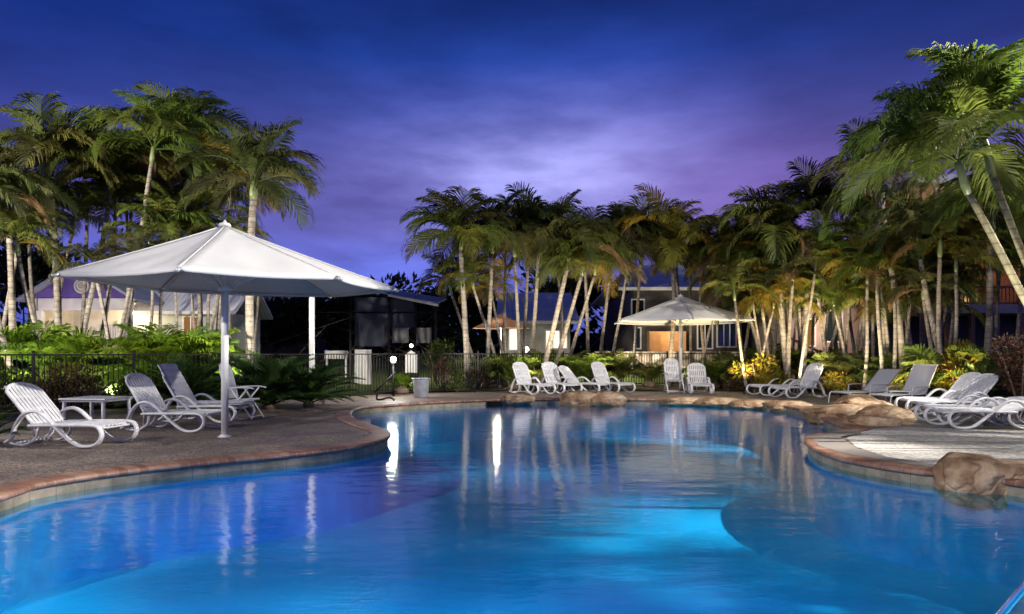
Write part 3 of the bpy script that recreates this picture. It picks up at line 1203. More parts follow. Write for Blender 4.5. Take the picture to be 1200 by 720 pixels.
def make_armchair(label, loc, rz):
    """folding high-back armchair, facing +x, origin under the seat"""
    t = thing('folding_armchair', label, 'garden chair', loc, rz, 'white folding armchairs')
    w = 0.50
    se = MB()
    slatted(se, (-0.24, 0.42), (0.24, 0.44), w, 8, 0.022, round_end=0.03)
    obj('seat', se, M['plastic'], t, bevel=0.004)
    bk = MB()
    a = R(104)
    p0, L = (-0.25, 0.45), 0.74
    p1 = (p0[0] + L * math.cos(a), p0[1] + L * math.sin(a))
    slatted(bk, p0, p1, w * 0.9, 8, 0.022, round_end=0.12)
    d = Vector((math.cos(a), 0, math.sin(a)))
    c0 = Vector((p0[0], 0, p0[1]))
    rim = [c0 + Vector((0, -w * 0.47, 0)), c0 + d * 0.4 + Vector((0, -w * 0.47, 0))]
    rim += [c0 + d * (L + 0.01 - 0.14 * abs(k / 7) ** 3) + Vector((0, k / 7 * w * 0.47, 0)) for k in range(-7, 8)]
    rim += [c0 + d * 0.4 + Vector((0, w * 0.47, 0)), c0 + Vector((0, w * 0.47, 0))]
    bk.tube(rim, 0.022, 8)
    obj('backrest', bk, M['plastic'], t, bevel=0.004)
    for s in (-1, 1):
        y = s * (w / 2 + 0.03)
        ar = MB()
        ar.tube(smooth_path([(-0.34, y, 0.66), (-0.10, y, 0.675), (0.20, y, 0.68), (0.34, y, 0.655)], 4), 0.016, 8, 2.0, up=(0, 1, 0))
        obj('armrest', ar, M['plastic'], t, True)
        l1 = MB()
        l1.tube([(-0.14, y, 0.66), (0.30, y, 0.02)], 0.018, 8, 1.4, up=(0, 1, 0))
        obj('leg', l1, M['plastic'], t, True)
        l2 = MB()
        l2.tube([(0.20, y * 0.93, 0.66), (-0.34, y * 0.93, 0.02)], 0.018, 8, 1.4, up=(0, 1, 0))
        obj('leg', l2, M['plastic'], t, True)
    x = MB()
    x.tube([(0.27, -w / 2 - 0.03, 0.07), (0.27, w / 2 + 0.03, 0.07)], 0.014, 8)
    obj('stretcher', x, M['plastic'], t, True)
    x = MB()
    x.tube([(-0.30, -w / 2, 0.07), (-0.30, w / 2, 0.07)], 0.014, 8)
    obj('stretcher', x, M['plastic'], t, True)
    return t


LG = make_lounger('white plastic lounger with looped arms next to the square table at frame edge', (X(138, 10.2), 10.2, 0), R(-11), 46)


def lounger_at(px, Y, rz, label, back=50):
    if back == 50:
        return dup(LG, (X(px, Y), Y, 0), R(rz), label)
    if back not in protos:
        protos[back] = make_lounger(label, (X(px, Y), Y, 0), R(rz), back)
        return protos[back]
    return dup(protos[back], (X(px, Y), Y, 0), R(rz), label)


protos = {}
lounger_at(252, 12.1, -12, 'white plastic lounger touching the table and facing the umbrella pole', 56)
make_padded('lounger with padded striped cushion behind the umbrella pole', (X(285, 13.7), 13.7, 0), R(-9))
lounger_at(640, 22.3, -56, 'white lounger at the bin end of the row of four', 62)
lounger_at(671, 22.8, -62, 'second white lounger of the four, counted from the grey bin, by leaning trunks', 62)
lounger_at(708, 23.0, -40, 'lowest reclined white lounger of the four behind the big flat rock')
lounger_at(734, 23.1, -58, 'white lounger of the four nearest the small umbrella', 62)
lounger_at(823, 22.4, -98, 'white lounger facing the pool directly beside the small umbrella pole', 56)
lounger_at(884, 22.0, 196, 'white lounger laid flat before the golden shrub', 8)
lounger_at(912, 20.7, 204, 'white lounger with raised back beside the flat reclined one', 62)
lounger_at(1064, 15.6, 190, 'farther white lounger of the pair with touching backrests')
lounger_at(1078, 14.8, 190, 'nearer white lounger of the pair with touching backrests')
lounger_at(1088, 13.4, 182, 'white lounger with low back tucked behind the closest one on the pebble deck', 12)
lounger_at(1100, 12.65, 181, 'closest white lounger on the deck beside the wet paving', 12)
make_sling('grey sling lounger with lower tilted back beside the boulders', (X(983, 17.9), 17.9, 0), R(203), 42)
make_sling('grey sling lounger with the steep tall back', (X(1030, 16.8), 16.8, 0), R(204), 58)
AC = make_armchair('white high backed folding armchair side on beside the cycads', (X(286, 14.2), 14.2, 0), R(-4))
dup(AC, (X(790, 23.4), 23.4, 0), R(-88), 'white high backed folding armchair under the small umbrella')

tb = thing('side_table', 'square white plastic table between two loungers', 'table', (X(114, 12.6), 12.6, 0), R(-8))
m = MB()
m.obox((0, 0, 0.555), (0.92, 0.80, 0.03))
m.obox((0, 0, 0.525), (0.86, 0.74, 0.045))
obj('tabletop', m, M['plastic'], tb, bevel=0.02)
for sx in (-1, 1):
    for sy in (-1, 1):
        m = MB()
        m.tube([(sx * 0.40, sy * 0.34, 0.0), (sx * 0.385, sy * 0.325, 0.53)], [0.026, 0.034], 10)
        obj('leg', m, M['plastic'], tb, True)
tb2 = thing('side_table', 'low white slatted table between the two grey sling loungers', 'table', (X(1052, 17.6), 17.6, 0), R(-15))
m = MB()
m.obox((0, 0, 0.40), (0.5, 0.5, 0.03))
obj('tabletop', m, M['plastic'], tb2, bevel=0.01)
for sx in (-1, 1):
    for sy in (-1, 1):
        m = MB()
        m.tube([(sx * 0.21, sy * 0.21, 0.0), (sx * 0.21, sy * 0.21, 0.39)], 0.022, 8)
        obj('leg', m, M['plastic'], tb2, True)


# ------------------------------------------------------------------ rocks, block, bin, skimmer, rail
def rock(label, c, s, seed, rz=0.0, rough=0.22, name='boulder', sink=0.0, group=None):
    bm = bmesh.new()
    bmesh.ops.create_icosphere(bm, subdivisions=5, radius=1.0)
    off = Vector((seed * 3.1, seed * 7.7, seed * 1.3))
    for v in bm.verts:
        d = v.co.normalized()
        n1 = mnoise.fractal(d * 1.1 + off, 1.0, 2.0, 4)
        n2 = mnoise.ridged_multi_fractal(d * 2.0 + off, 1.0, 2.0, 3, 1.0, 2.0) - 1.0
        k = 1 + rough * n1 - 0.05 * n2
        p = d * k
        # squarish shoulders
        q = Vector((abs(p.x) ** 0.85 * (1 if p.x > 0 else -1), abs(p.y) ** 0.85 * (1 if p.y > 0 else -1), abs(p.z) ** 0.8 * (1 if p.z > 0 else -1)))
        v.co = Vector((q.x * s[0], q.y * s[1], q.z * s[2]))
    me = bpy.data.meshes.new(name)
    bm.to_mesh(me)
    bm.free()
    for p in me.polygons:
        p.use_smooth = True
    me.materials.append(M['rock'])
    o = link(name, me, None, c, (0, 0, rz))
    return tag(o, label, 'boulder', group or 'sandstone rocks along the pool edge')


rock('rounded orange boulder interrupting the brick coping beside the square stone block', (X(1138, 7.8), 7.8, -0.06), (0.40, 0.36, 0.30), 2, R(-22), 0.14)
rock('small flat brown rock on the far coping near the skimmer', (X(606, 20.3), 20.35, 0.0), (0.55, 0.4, 0.16), 5)
rock('wide tan rock with dark cleft before the four loungers', (X(681, 20.0), 20.1, 0.0), (0.62, 0.55, 0.27), 7)
rock('pale half of the wide tan rock before the four loungers', (X(706, 19.95), 20.05, 0.0), (0.66, 0.55, 0.25), 11)
rock('thin reddish rock ledge below the armchair', (X(800, 19.9), 20.0, -0.04), (0.72, 0.4, 0.13), 13)
rock('thin pinkish rock ledge between the armchair and the golden shrub', (X(845, 19.4), 19.6, -0.04), (0.75, 0.4, 0.14), 17)
rock('low tan rock on the coping below the flat lounger', (X(885, 18.7), 18.9, -0.04), (0.6, 0.4, 0.13), 19)
rock('low orange rock on the coping below the raised white lounger', (X(925, 17.9), 18.0, -0.04), (0.62, 0.4, 0.17), 23)
rock('long pale boulder of the cluster reaching into the shallow water', (X(985, 14.9), 15.0, 0.0), (0.78, 0.50, 0.24), 29, R(-8))
rock('highest dark tan boulder of the cluster below the sling loungers', (X(1010, 15.4), 15.5, 0.05), (0.68, 0.55, 0.37), 31, R(10))
rock('rounded boulder at the dry end of the cluster beside the wet paving', (X(1037, 14.4), 14.4, 0.0), (0.55, 0.45, 0.27), 37, R(-30))
rock('low pale boulder of the cluster touching the pebble apron', (X(1020, 13.2), 13.25, 0.0), (0.50, 0.32, 0.18), 41, R(-25))

m = MB()
m.obox((0, 0, 0), (0.66, 0.44, 0.50))
o = obj('stone_block', m, M['rock'], None, bevel=0.03)
o.location = (X(1186, 7.5) + 0.17, 7.55, -0.08)
o.rotation_euler = (0, 0, R(-28))
tag(o, 'square tan stone block beside the rounded orange boulder', 'stone block')

bn = thing('rubbish_bin', 'grey tapered round bin beside the garden light', 'bin', (X(493.5, 21.0), 21.0, 0))
m = MB()
m.lathe([(0.0, 0), (0.20, 0), (0.215, 0.03), (0.255, 0.56), (0.255, 0.58), (0.235, 0.58), (0.20, 0.06), (0.0, 0.06)], 28)
obj('body', m, M['bin'], bn, True)
m = MB()
m.tube([(0.262 * math.cos(2 * PI * k / 32), 0.262 * math.sin(2 * PI * k / 32), 0.585) for k in range(32)], 0.022, 8, closed=True)
obj('rim', m, M['bin'], bn, True)
m = MB()
m.tube(smooth_path([(-0.25, -0.05, 0.50), (-0.30, -0.12, 0.45), (-0.30, 0.05, 0.43), (-0.25, 0.10, 0.50)], 4), 0.012, 6)
obj('handle', m, M['bin'], bn, True)

m = MB()
m.box(-0.22, 0.22, -0.03, 0.03, -0.065, 0.065)
o = obj('pool_skimmer', m, M['black'])
pz = G(580, 469)
o.location = (pz.x, pz.y + 0.0, -0.115)
tag(o, 'dark skimmer slot in the far pool wall', 'skimmer')

hr = thing('grab_rail', 'polished steel grab rail entering the water by the camera', 'grab rail', (0, 0, 0))
m = MB()
m.tube(smooth_path([(2.58, 4.15, -0.75), (2.72, 3.98, -0.30), (2.86, 3.80, 0.10), (3.06, 3.50, 0.62), (3.22, 3.28, 0.82), (3.36, 3.10, 0.75), (3.42, 3.02, 0.5), (3.44, 3.0, 0.0)], 8), 0.021, 12)
obj('rail', m, M['steel'], hr, True)
m = MB()
m.lathe([(0, 0), (0.06, 0), (0.055, 0.02), (0.03, 0.035), (0, 0.035)], 18, (3.44, 3.0, 0.026))
obj('flange', m, M['steel'], hr, True)

# garden floodlight with its stay and the black hose bracket below
gx = X(461, 21.6)
gf = thing('garden_floodlight', 'lit white floodlight on a short black post with a slanting stay', 'floodlight', (gx, 21.6, 0))
m = MB()
m.tube([(0, 0, 0), (0, 0, 1.02)], 0.035, 10)
obj('post', m, M['black'], gf, True)
m = MB()
m.tube([(0.06, 0, 0.78), (-0.56, -0.15, 0.14)], 0.028, 8)
obj('stay', m, M['black'], gf, True)
m = MB()
m.lathe([(0, 1.0), (0.06, 1.01), (0.085, 1.06), (0.075, 1.08), (0, 1.08)], 16)
obj('lamp_holder', m, M['black'], gf, True)
m = MB()
m.lathe([(0, 1.08), (0.06, 1.09), (0.095, 1.15), (0.085, 1.22), (0.04, 1.26), (0, 1.265)], 18)
obj('bulb', m, M['bulb'], gf, True)
lamp('lamp', 'POINT', (0, -0.22, 1.17), 160, (1.0, 0.97, 0.88), gf, None, radius=0.14)
hb = thing('black_hose', 'black hose lying on the coping below the garden light', 'hose', (0, 0, 0))
m = MB()
a = G(441, 470)
m.tube(smooth_path([a + Vector((0, 0.1, 0.16)), a + Vector((0.02, 0, 0.05)), a + Vector((0.18, -0.1, 0.05)), a + Vector((0.38, -0.1, 0.10)), a + Vector((0.52, -0.15, 0.06)), a + Vector((0.56, -0.3, 0.04))], 5), 0.028, 8)
obj('hose', m, M['black'], hb, True)


# ------------------------------------------------------------------ black pool fence
def fence(label, pts, h=1.36, panel=2.4):
    t = thing('pool_fence', label, 'fence', (0, 0, 0), 0, 'black tubular pool fencing')
    V = [Vector((p[0], p[1], 0)) for p in pts]
    for a, b in zip(V, V[1:]):
        L = (b - a).length
        n = max(1, round(L / panel))
        d = (b - a) / n
        ang = math.atan2(d.y, d.x)
        for k in range(n):
            p, q = a + d * k, a + d * (k + 1)
            c = (p + q) / 2
            mb = MB()
            mb.obox(c + Vector((0, 0, h - 0.02)), (d.length, 0.035, 0.035), (0, 0, ang))
            mb.obox(c + Vector((0, 0, 0.12)), (d.length, 0.035, 0.035), (0, 0, ang))
            np_ = int(d.length / 0.105)
            for j in range(1, np_):
                w = p.lerp(q, j / np_)
                mb.obox(w + Vector((0, 0, h / 2 + 0.05)), (0.017, 0.017, h - 0.14), (0, 0, ang))
            obj('grille_panel', mb, M['black'], t)
            pm = MB()
            pm.obox(p + Vector((0, 0, h / 2 + 0.03)), (0.055, 0.055, h + 0.06), (0, 0, ang))
            pm.obox(p + Vector((0, 0, h + 0.07)), (0.065, 0.065, 0.02), (0, 0, ang))
            obj('post', pm, M['black'], t)
    return t


fence('black picket fence behind the table, loungers and cycads', [(-18, 13.3), (-13.0, 15.1), (X(157, 16.4), 16.4), (X(302, 18.9), 18.9), (X(410, 21.6), 21.6)])
fence('black picket fence behind the garden light and grey bin', [(X(410, 21.6), 21.6), (X(560, 24.9), 24.9), (X(660, 27.6), 27.6)])
fence('black picket fence before the lit lawn and stone wall', [(X(660, 27.6), 27.6), (X(782, 28.2), 28.2), (X(900, 28.2), 28.2)])
fence('black picket fence behind the dense stand of palm trunks', [(X(900, 28.2), 28.2), (X(1010, 26.5), 26.5), (X(1110, 22.5), 22.5), (X(1230, 19.0), 19.0)])

# ------------------------------------------------------------------ palms
rng = random.Random(11)


def frond_mesh(name, seed, elev, bend, n=52, ll=0.42, lw=0.0115, droop=0.55, side=0.0, twist=0.0):
    r = random.Random(seed)
    mb = MB()
    NS = 18
    pts, tans = [], []
    p = Vector((0, 0, 0))
    for i in range(NS + 1):
        t = i / NS
        a = R(elev - bend * t ** 1.25)
        yaw = R(side) * t * t
        tg = Vector((math.cos(a) * math.cos(yaw), math.cos(a) * math.sin(yaw), math.sin(a)))
        pts.append(p.copy())
        tans.append(tg)
        p += tg / NS
    mb.tube(pts, [0.012 * (1 - 0.85 * i / NS) for i in range(NS + 1)], 5)
    for k in range(n):
        t = 0.14 + 0.86 * (k + 0.5) / n
        f = t * NS
        i = min(int(f), NS - 1)
        q = pts[i].lerp(pts[i + 1], f - i)
        tg = tans[i].lerp(tans[i + 1], f - i).normalized()
        lat = Vector((-math.sin(R(side) * t * t), math.cos(R(side) * t * t), 0))
        lat = (lat - tg * lat.dot(tg)).normalized()
        up = tg.cross(lat)
        if up.z < 0 and abs(elev - bend * t ** 1.25) < 90:
            up = -up
        for s in (-1, 1):
            L = ll * (math.sin(PI * (0.16 + 0.80 * (t - 0.14) / 0.86)) ** 0.75) * r.uniform(0.85, 1.12)
            be = R(68 - 44 * t + r.uniform(-7, 7))
            d = (tg * math.cos(be) + lat * s * math.sin(be) + up * 0.30).normalized()
            w = tg * lw * r.uniform(0.8, 1.2) * (0.7 + 0.5 * math.sin(PI * t))
            m1 = q + d * L * 0.5
            d2 = (d - Vector((0, 0, droop * r.uniform(0.6, 1.3)))).normalized()
            m2 = m1 + d2 * L * 0.32
            d3 = (d2 - Vector((0, 0, droop * 1.1))).normalized()
            e = m2 + d3 * L * 0.22
            w2 = w * 0.9
            mb.add([q - w * 0.45, q + w * 0.45, m1 + w2, m1 - w2, m2 + w2 * 0.7, m2 - w2 * 0.7, e], [(0, 1, 2, 3), (3, 2, 4, 5), (5, 4, 6)])
    me = mb.mesh(name, M['leaf'], False)
    return me


FR = {'up': [frond_mesh('frond_mesh', 1, 80, 55, side=14), frond_mesh('frond_mesh', 2, 72, 75, side=-18), frond_mesh('frond_mesh', 3, 84, 95, side=10)],
      'mid': [frond_mesh('frond_mesh', 4, 56, 105, side=12), frond_mesh('frond_mesh', 5, 48, 120, side=-15), frond_mesh('frond_mesh', 6, 62, 135, side=18, droop=0.7)],
      'low': [frond_mesh('frond_mesh', 7, 22, 95, side=-10, droop=0.8), frond_mesh('frond_mesh', 8, 8, 75, side=14, droop=0.9), frond_mesh('frond_mesh', 9, 30, 125, side=6, droop=0.8)]}
FC = [frond_mesh('cycad_frond_mesh', 20 + k, e, b, n=44, ll=0.17, lw=0.011, droop=0.12) for k, (e, b) in enumerate(((70, 62), (46, 58), (24, 44)))]

TONE = {
    'olive': ((0.085, 0.108, 0.022), (0.105, 0.128, 0.026), (0.118, 0.115, 0.030)),
    'dark': ((0.050, 0.068, 0.020), (0.062, 0.080, 0.022), (0.072, 0.072, 0.026)),
    'gold': ((0.16, 0.12, 0.018), (0.12, 0.12, 0.020), (0.22, 0.15, 0.020)),
    'green': ((0.080, 0.125, 0.020), (0.105, 0.150, 0.022), (0.120, 0.145, 0.028)),
    'cycad': ((0.035, 0.075, 0.020), (0.048, 0.095, 0.024), (0.040, 0.080, 0.018)),
    'dry': ((0.17, 0.105, 0.05), (0.13, 0.085, 0.045), (0.20, 0.135, 0.07)),
    'lime': ((0.13, 0.23, 0.018), (0.17, 0.25, 0.018), (0.10, 0.19, 0.02)),
    'dusky': ((0.066, 0.058, 0.032), (0.076, 0.072, 0.032), (0.062, 0.070, 0.026)),
}


def set_col(o, tone, r):
    c = r.choice(TONE[tone])
    k = r.uniform(0.8, 1.25)
    o.color = (c[0] * k, c[1] * k, c[2] * k, 1)


def palm(label, base, top, r0=0.085, flen=2.0, nf=12, tone='olive', seed=0, group=None, shaft=0.55, bow=0.0, cane=False, name='palm_tree', wind=(0.0, 0.0), old=1):
    """base and top are points; the crown springs from the top"""
    r = random.Random(seed * 7 + 3)
    base, top = Vector(base), Vector(top)
    t = thing(name, label, 'palm tree', base, 0, group)
    ax = top - base
    sd = Vector((ax.y, -ax.x, 0))
    sd = sd.normalized() if sd.length > 0.05 else Vector((1, 0, 0))
    H = ax.length
    path, rad = [], []
    for i in range(15):
        u = i / 14
        # leaning trunks curve: more lean low down, upright near the crown
        p = Vector((ax.x * (u + bow * u * (1 - u)), ax.y * u, ax.z * u)) + sd * (0.02 * H * math.sin(u * 5 + seed))
        path.append(p)
        rad.append(r0 * (1.0 + 0.75 * max(0, 1 - u * 9) ** 2 - 0.28 * u))
    mb = MB()
    mb.tube(path, rad, 10)
    obj('trunk', mb, M['cane'] if cane else M['trunk'], t, True)
    tip = path[-1]
    dirv = (path[-1] - path[-3]).normalized()
    dirv = (dirv + Vector((0, 0, 0.6))).normalized()
    sm = MB()
    rt = rad[-1]
    sl = shaft
    sm.tube([tip - dirv * 0.05, tip + dirv * sl * 0.2, tip + dirv * sl * 0.6, tip + dirv * sl], [rt * 1.02, rt * 1.35, rt * 1.05, rt * 0.5], 10)
    obj('crownshaft', sm, M['shaft'], t, True)
    c = tip + dirv * sl * 0.85
    a0 = r.uniform(0, 6.28)
    nf = round(nf * 1.35)
    for k in range(nf):
        f = (k + 0.5) / nf
        kind = 'up' if f < 0.26 else ('mid' if f < 0.68 else 'low')
        me = r.choice(FR[kind])
        az = a0 + k * 2.39996 + r.uniform(-0.25, 0.25)
        # the breeze swings the fronds towards one side
        az += wind[0] * math.sin(wind[1] - az)
        fo = link('frond', me, t, c - dirv * (0.10 * f), (r.uniform(-0.3, 0.3), r.uniform(-0.12, 0.12), az), flen * r.uniform(0.82, 1.1) * (0.9 if kind == 'up' else 1.0))
        set_col(fo, ('dry' if seed % 2 else 'gold') if k >= nf - old else tone, r)
    return t


def P3(px, py, Y):
    return tuple(W(px, py, Y))


LP = [  # base px, top px, top py, Y, trunk radius, frond px, fronds, tone, label
    (66, 62, 206, 20.0, .15, 78, 13, 'olive', 'tall upright palm with white ringed trunk crossing the purple gable end'),
    (88, 127, 226, 21.0, .12, 72, 12, 'olive', 'palm leaning towards the umbrella peak with pale pinkish upper trunk'),
    (112, 136, 246, 22.4, .10, 62, 11, 'olive', 'slimmer palm just behind the leaning pinkish trunk'),
    (126, 181, 192, 20.4, .12, 80, 13, 'green', 'tall palm with long diagonal trunk crossing behind the umbrella canopy'),
    (26, 4, 240, 19.0, .13, 72, 12, 'dark', 'palm at the frame edge with trunk bending outwards'),
    (290, 297, 232, 19.2, .17, 82, 13, 'dark', 'thick pale trunked palm behind the umbrella with drooping fronds against the sky'),
    (238, 222, 176, 23.0, .12, 74, 12, 'green', 'tallest light green palm above the umbrella peak'),
    (252, 268, 224, 21.4, .09, 66, 12, 'gold', 'yellowish palm with dry fronds above the umbrella peak'),
    (66, 22, 300, 18.4, .09, 56, 10, 'olive', 'short palm with yellow leaf stalks near the frame edge'),
    (118, 157, 322, 18.2, .09, 48, 9, 'dusky', 'short leaning palm forming one side of the crossed trunks at the lattice'),
    (146, 112, 330, 18.4, .08, 44, 9, 'dusky', 'short brown stemmed palm forming the other side of the crossed trunks'),
    (176, 175, 300, 19.6, .07, 52, 9, 'olive', 'thin golden palm stem under the umbrella before the lilac roof'),
    (208, 203, 290, 19.8, .06, 54, 9, 'green', 'thin green palm stem in the lime fern clump'),
    (236, 262, 300, 20.0, .09, 50, 9, 'olive', 'leaning pale palm stem just before the umbrella pole'),
    (232, 224, 296, 20.6, .07, 52, 9, 'green', 'upright mossy palm stem between the lime ferns and umbrella pole'),
    (20, -26, 245, 17.6, .12, 76, 12, 'dark', 'dark palm mostly cut off by the frame edge'),
    (300, 300, 340, 24, .07, 44, 8, 'dark', 'slim white stemmed palm beyond the fence beside the thick trunk'),
    (100, 98, 200, 24.5, .10, 70, 12, 'dark', 'dark palm filling the gap behind the purple gable'),
    (150, 155, 215, 25.0, .10, 70, 12, 'dark', 'dark palm standing farthest back behind the pinkish trunks'),
]
for i, (bx, tx, ty, Y, r0, fp_, nf, tone, lb) in enumerate(LP):
    top = P3(tx, ty, Y)
    palm(lb, (X(bx, Y), Y, 0), top, r0 * 0.76, fp_ * Y / F * 1.12, nf, tone, 100 + i, 'palms behind the picket fence', wind=(0.35, 0.4))

MP = [
    (549, 540, 292, 26.0, .12, 70, 13, 'olive', 'lone tall palm with straight pale trunk beside the grey bin'),
    (570, 577, 296, 26.6, .09, 64, 12, 'dark', 'dark crowned palm next to the lone tall palm'),
    (592, 555, 338, 27.0, .07, 46, 9, 'olive', 'short palm whose thin trunk leans across the lit patio umbrella'),
    (596, 577, 350, 27.6, .06, 44, 9, 'gold', 'short thin palm standing in front of the patio lamp'),
    (611, 603, 300, 27.2, .08, 60, 11, 'dark', 'slim palm crossing the pale blue roof, first of three'),
    (612, 619, 302, 28.0, .08, 64, 12, 'dusky', 'slim palm crossing the pale blue roof, middle of three'),
    (621, 632, 290, 27.4, .09, 66, 12, 'dark', 'slim palm crossing the pale blue roof, last of three with the high crown'),
    (632, 667, 305, 26.4, .11, 66, 12, 'dark', 'palm with strongly leaning dark trunk behind the first lounger'),
    (643, 682, 322, 26.8, .10, 62, 12, 'olive', 'palm leaning parallel behind the strongly leaning dark trunk'),
    (657, 697, 322, 27.2, .08, 58, 11, 'olive', 'third parallel leaning palm of the clump behind the loungers'),
    (690, 686, 308, 28.0, .08, 64, 12, 'dusky', 'upright palm rising behind the second and third loungers'),
    (700, 716, 306, 28.4, .08, 62, 12, 'dark', 'upright palm between the third lounger and stone wall'),
    (712, 738, 300, 28.0, .07, 58, 11, 'dusky', 'palm bending towards the two storey house'),
    (655, 656, 302, 30.0, .08, 64, 12, 'dark', 'dark palm behind the leaning clump'),
    (740, 752, 302, 30.5, .08, 60, 11, 'olive', 'palm in front of the two storey house gable'),
    (590, 592, 300, 30.5, .08, 60, 12, 'dark', 'dark palm behind the patio lamp'),
    (566, 529, 345, 29, .07, 44, 9, 'dusky', 'small dark palm beside the shade screen end'),
]
for i, (bx, tx, ty, Y, r0, fp_, nf, tone, lb) in enumerate(MP):
    palm(lb, (X(bx, Y), Y, 0), P3(tx, ty, Y), r0, fp_ * Y / F * 1.12, nf, tone, 200 + i, 'palms behind the row of four loungers', wind=(0.3, 3.6))

NP = [
    (787, 787, 296, 27.4, .10, 72, 13, 'gold', 'tall golden crowned palm rising behind the small umbrella peak'),
    (796, 795, 312, 27.9, .09, 46, 10, 'gold', 'shorter golden palm touching the small umbrella peak'),
    (811, 808, 318, 28.2, .06, 44, 9, 'gold', 'thin palm with dry orange fronds above the small umbrella'),
    (824, 824, 305, 27.8, .08, 56, 10, 'olive', 'straight pale palm above the sloping side of the small umbrella'),
    (818, 842, 340, 27.6, .06, 46, 9, 'gold', 'small palm curving out past the small umbrella edge'),
    (902, 874, 352, 25.4, .08, 52, 10, 'gold', 'short leaning palm with golden arching fronds by the golden shrub'),
    (915, 893, 338, 25.8, .07, 50, 10, 'gold', 'second short leaning palm beside the golden arching one'),
    (924, 911, 292, 24.4, .12, 78, 14, 'olive', 'tall palm with thick pale trunk behind the raised white lounger'),
    (938, 948, 330, 24.4, .11, 60, 11, 'dark', 'thick pale trunk leaning away from the tall palm behind the raised lounger'),
    (995, 968, 262, 24.6, .09, 68, 12, 'dusky', 'tall dusky palm with dark ragged crown beside the tall olive one'),
    (870, 862, 318, 29.0, .08, 58, 11, 'olive', 'palm between the small umbrella and tall olive palm'),
    (1060, 1036, 228, 21.0, .10, 78, 13, 'dusky', 'dark brownish palm behind the big bright palm'),
    (1110, 1078, 290, 19.5, .09, 62, 12, 'dark', 'dark palm with twin stems under the big bright crown'),
    (1105, 1100, 300, 18.6, .07, 52, 10, 'olive', 'thin palm with yellow hanging frond before the lit balcony'),
    (1150, 1165, 270, 19.0, .10, 72, 12, 'dark', 'dark green palm behind the two bright leaning trunks'),
    (1235, 1205, 250, 16.5, .11, 78, 12, 'green', 'green palm at the frame edge behind the bright leaning trunks'),
]
for i, (bx, tx, ty, Y, r0, fp_, nf, tone, lb) in enumerate(NP):
    palm(lb, (X(bx, Y), Y, 0), P3(tx, ty, Y), r0, fp_ * Y / F * 1.12, nf, tone, 300 + i, 'palms along the far garden bed', wind=(0.3, 3.4))

rr = random.Random(5)
for i in range(46):
    bx = 866 + i * 5.5 + rr.uniform(-5, 5)
    Y = rr.uniform(23.0, 27.5) - max(0, (bx - 960)) * 0.028
    tx = bx + rr.uniform(-28, 22)
    ty = rr.uniform(305, 368)
    palm('slender grey trunk palm in the dense stand behind the loungers', (X(bx, Y), Y, 0), P3(tx, ty, Y), rr.uniform(.045, .075), rr.uniform(46, 60) * Y / F, 9,
         rr.choice(['dark', 'green', 'green', 'olive', 'gold']), 400 + i, 'dense stand of slender palms', shaft=0.4)

for i, (bx, tx, ty, Y, r0, fp_, nf, tone, lb) in enumerate([
    (158, 146, 250, 23.6, .06, 56, 10, 'olive', 'slim palm stem between the two pinkish trunks, set farther back'),
    (276, 258, 262, 22.4, .06, 54, 10, 'green', 'slim palm curving towards the umbrella peak from the thick trunk'),
    (52, 84, 268, 20.8, .06, 54, 10, 'olive', 'slim palm curving across the emblem end of the purple gable'),
    (-4, 20, 272, 19.4, .06, 52, 10, 'olive', 'slim palm curving in from the frame edge'),
    (44, 36, 262, 22.6, .07, 52, 10, 'green', 'slim pale palm stem between the frame edge palm and the white ringed trunk'),
    (6, 14, 292, 20.6, .06, 50, 9, 'olive', 'slim leaning palm stem before the dark corner palm'),
    (192, 191, 262, 23.5, .06, 56, 10, 'green', 'slim upright palm stem rising from the lilac roof line'),
    (246, 243, 238, 24.5, .07, 60, 11, 'olive', 'slim palm behind the umbrella peak'),
    (870, 884, 300, 26.4, .06, 54, 10, 'green', 'bright green slim palm just past the small umbrella tip'),
    (1015, 1012, 290, 23.6, .06, 58, 10, 'green', 'bright green slim palm behind the gap before the sling loungers'),
    (1120, 1118, 300, 21.5, .06, 58, 10, 'green', 'slim palm with bright green crown before the lit balcony'),
    (1166, 1172, 312, 20.8, .06, 58, 10, 'olive', 'slim olive palm before the lit balcony beside the leaning trunks'),
    (1192, 1196, 330, 19.6, .06, 54, 10, 'green', 'slim green palm behind the red leaved hedge'),
    (1062, 1066, 312, 21.6, .06, 52, 10, 'olive', 'slim palm directly behind the steep sling back'),
]):
    palm(lb, (X(bx, Y), Y, 0), P3(tx, ty, Y), r0, fp_ * Y / F * 1.12, nf, tone, 600 + i, 'slim palms in the garden beds', wind=(0.3, 3.4))

# unseen palms added between the floodlight and the pool to dapple its light
for i, (x, y, h) in enumerate(((13.0, 9.9, 6.6), (11.2, 8.9, 5.9), (9.5, 8.1, 3.0))):
    palm('added unseen palm dappling the tall pole floodlight beyond the pebble deck', (x, y, 0), (x - 0.4, y - 0.1, h), .09, 1.6, 6, 'green', 650 + i, 'unseen palms added to dapple the floodlight', old=1)

